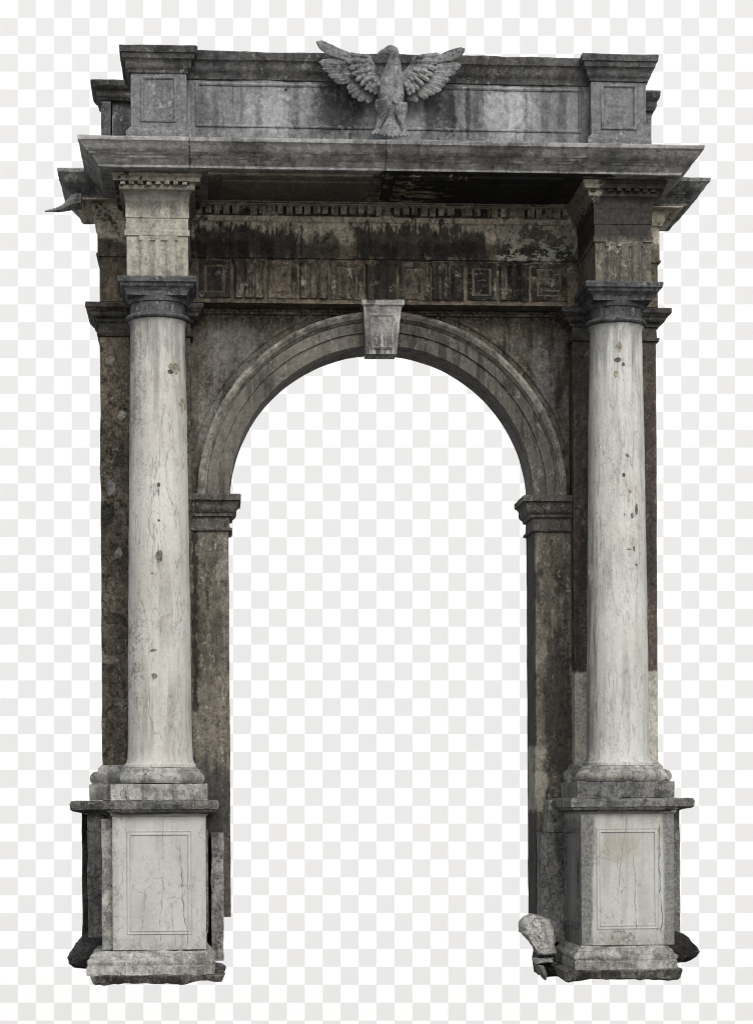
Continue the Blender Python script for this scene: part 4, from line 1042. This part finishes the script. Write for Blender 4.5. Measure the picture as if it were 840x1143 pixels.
t.links.new(ck.outputs['Color'], b.inputs['Color']); t.links.new(b.outputs[0], o.inputs[0])
me = bpy.data.meshes.new('backdrop')
hw, hh = 90 * cell, 70 * cell
me.from_pydata([(-hw, -hh, 0), (hw, -hh, 0), (hw, hh, 0), (-hw, hh, 0)], [], [(0, 1, 2, 3)])
me.materials.append(g)
bd = bpy.data.objects.new('backdrop', me); COL.objects.link(bd)
bd['kind'] = 'structure'
ctr = cam_loc + (_f * F + _r * (420 - PX0) + _u * (PY0 - 579.6)) * (dist_b / F)
rot = Matrix((_r, _u, -_f)).transposed()
bd.matrix_world = Matrix.Translation(ctr) @ rot.to_4x4()

# unseen paving sheet, added in front of the arch to bounce light upward
gm = stone('bounce_paving', (.26, .25, .235), (.2, .195, .185), None, 0, contrast=.2, bump=.3)
me = bpy.data.meshes.new('bounce_ground')
gz = z_pbot - .11
me.from_pydata([(-40, -7.2, gz), (-40, -70, gz), (40, -70, gz), (40, -7.2, gz)], [], [(0, 1, 2, 3)])
me.materials.append(gm)
gr = bpy.data.objects.new('bounce_ground', me); COL.objects.link(gr); gr['kind'] = 'structure'

# ------------------------------------------------------------------ camera
cd = bpy.data.cameras.new('camera'); cam = bpy.data.objects.new('camera', cd); COL.objects.link(cam)
cd.sensor_fit = 'HORIZONTAL'; cd.sensor_width = 36; cd.lens = F / 840 * 36
cd.shift_x = (420 - PX0) / 840; cd.shift_y = (PY0 - 571.5) / 840
cd.clip_start = .1; cd.clip_end = 500
cam.matrix_world = Matrix.Translation(cam_loc) @ rot.to_4x4()
SC.camera = cam

# ------------------------------------------------------------------ daylight (bright overcast)
w = bpy.data.worlds.new('World'); SC.world = w; w.use_nodes = True
t = w.node_tree; t.nodes.clear()
sky = t.nodes.new('ShaderNodeTexSky'); sky.sky_type = 'NISHITA'; sky.sun_disc = False
EL, AZ = R(35), R(167)         # azimuth measured clockwise from +Y; the camera looks along +Y
sky.sun_elevation = EL; sky.sun_rotation = AZ
sky.dust_density = 1.5; sky.air_density = 1.0; sky.ozone_density = 1.0
hs = t.nodes.new('ShaderNodeHueSaturation'); hs.inputs['Saturation'].default_value = .3
bg = t.nodes.new('ShaderNodeBackground'); bg.inputs['Strength'].default_value = .12
wo = t.nodes.new('ShaderNodeOutputWorld')
t.links.new(sky.outputs[0], hs.inputs['Color']); t.links.new(hs.outputs[0], bg.inputs[0]); t.links.new(bg.outputs[0], wo.inputs[0])
sl = bpy.data.lights.new('sun', 'SUN'); sl.energy = 1.4; sl.angle = R(35); sl.color = (1, .985, .96)
so = bpy.data.objects.new('sun', sl); COL.objects.link(so)
dirv = Vector((math.sin(AZ) * math.cos(EL), math.cos(AZ) * math.cos(EL), math.sin(EL)))
so.rotation_euler = dirv.to_track_quat('Z', 'Y').to_euler()
so.location = dirv * 40

vs = SC.view_settings
vs.view_transform = 'Standard'; vs.look = 'None'; vs.gamma = 1.0; vs.use_curve_mapping = False
vs.exposure = 0.34
SC.cycles.filter_width = 1.05
SC.cycles.use_denoising = True
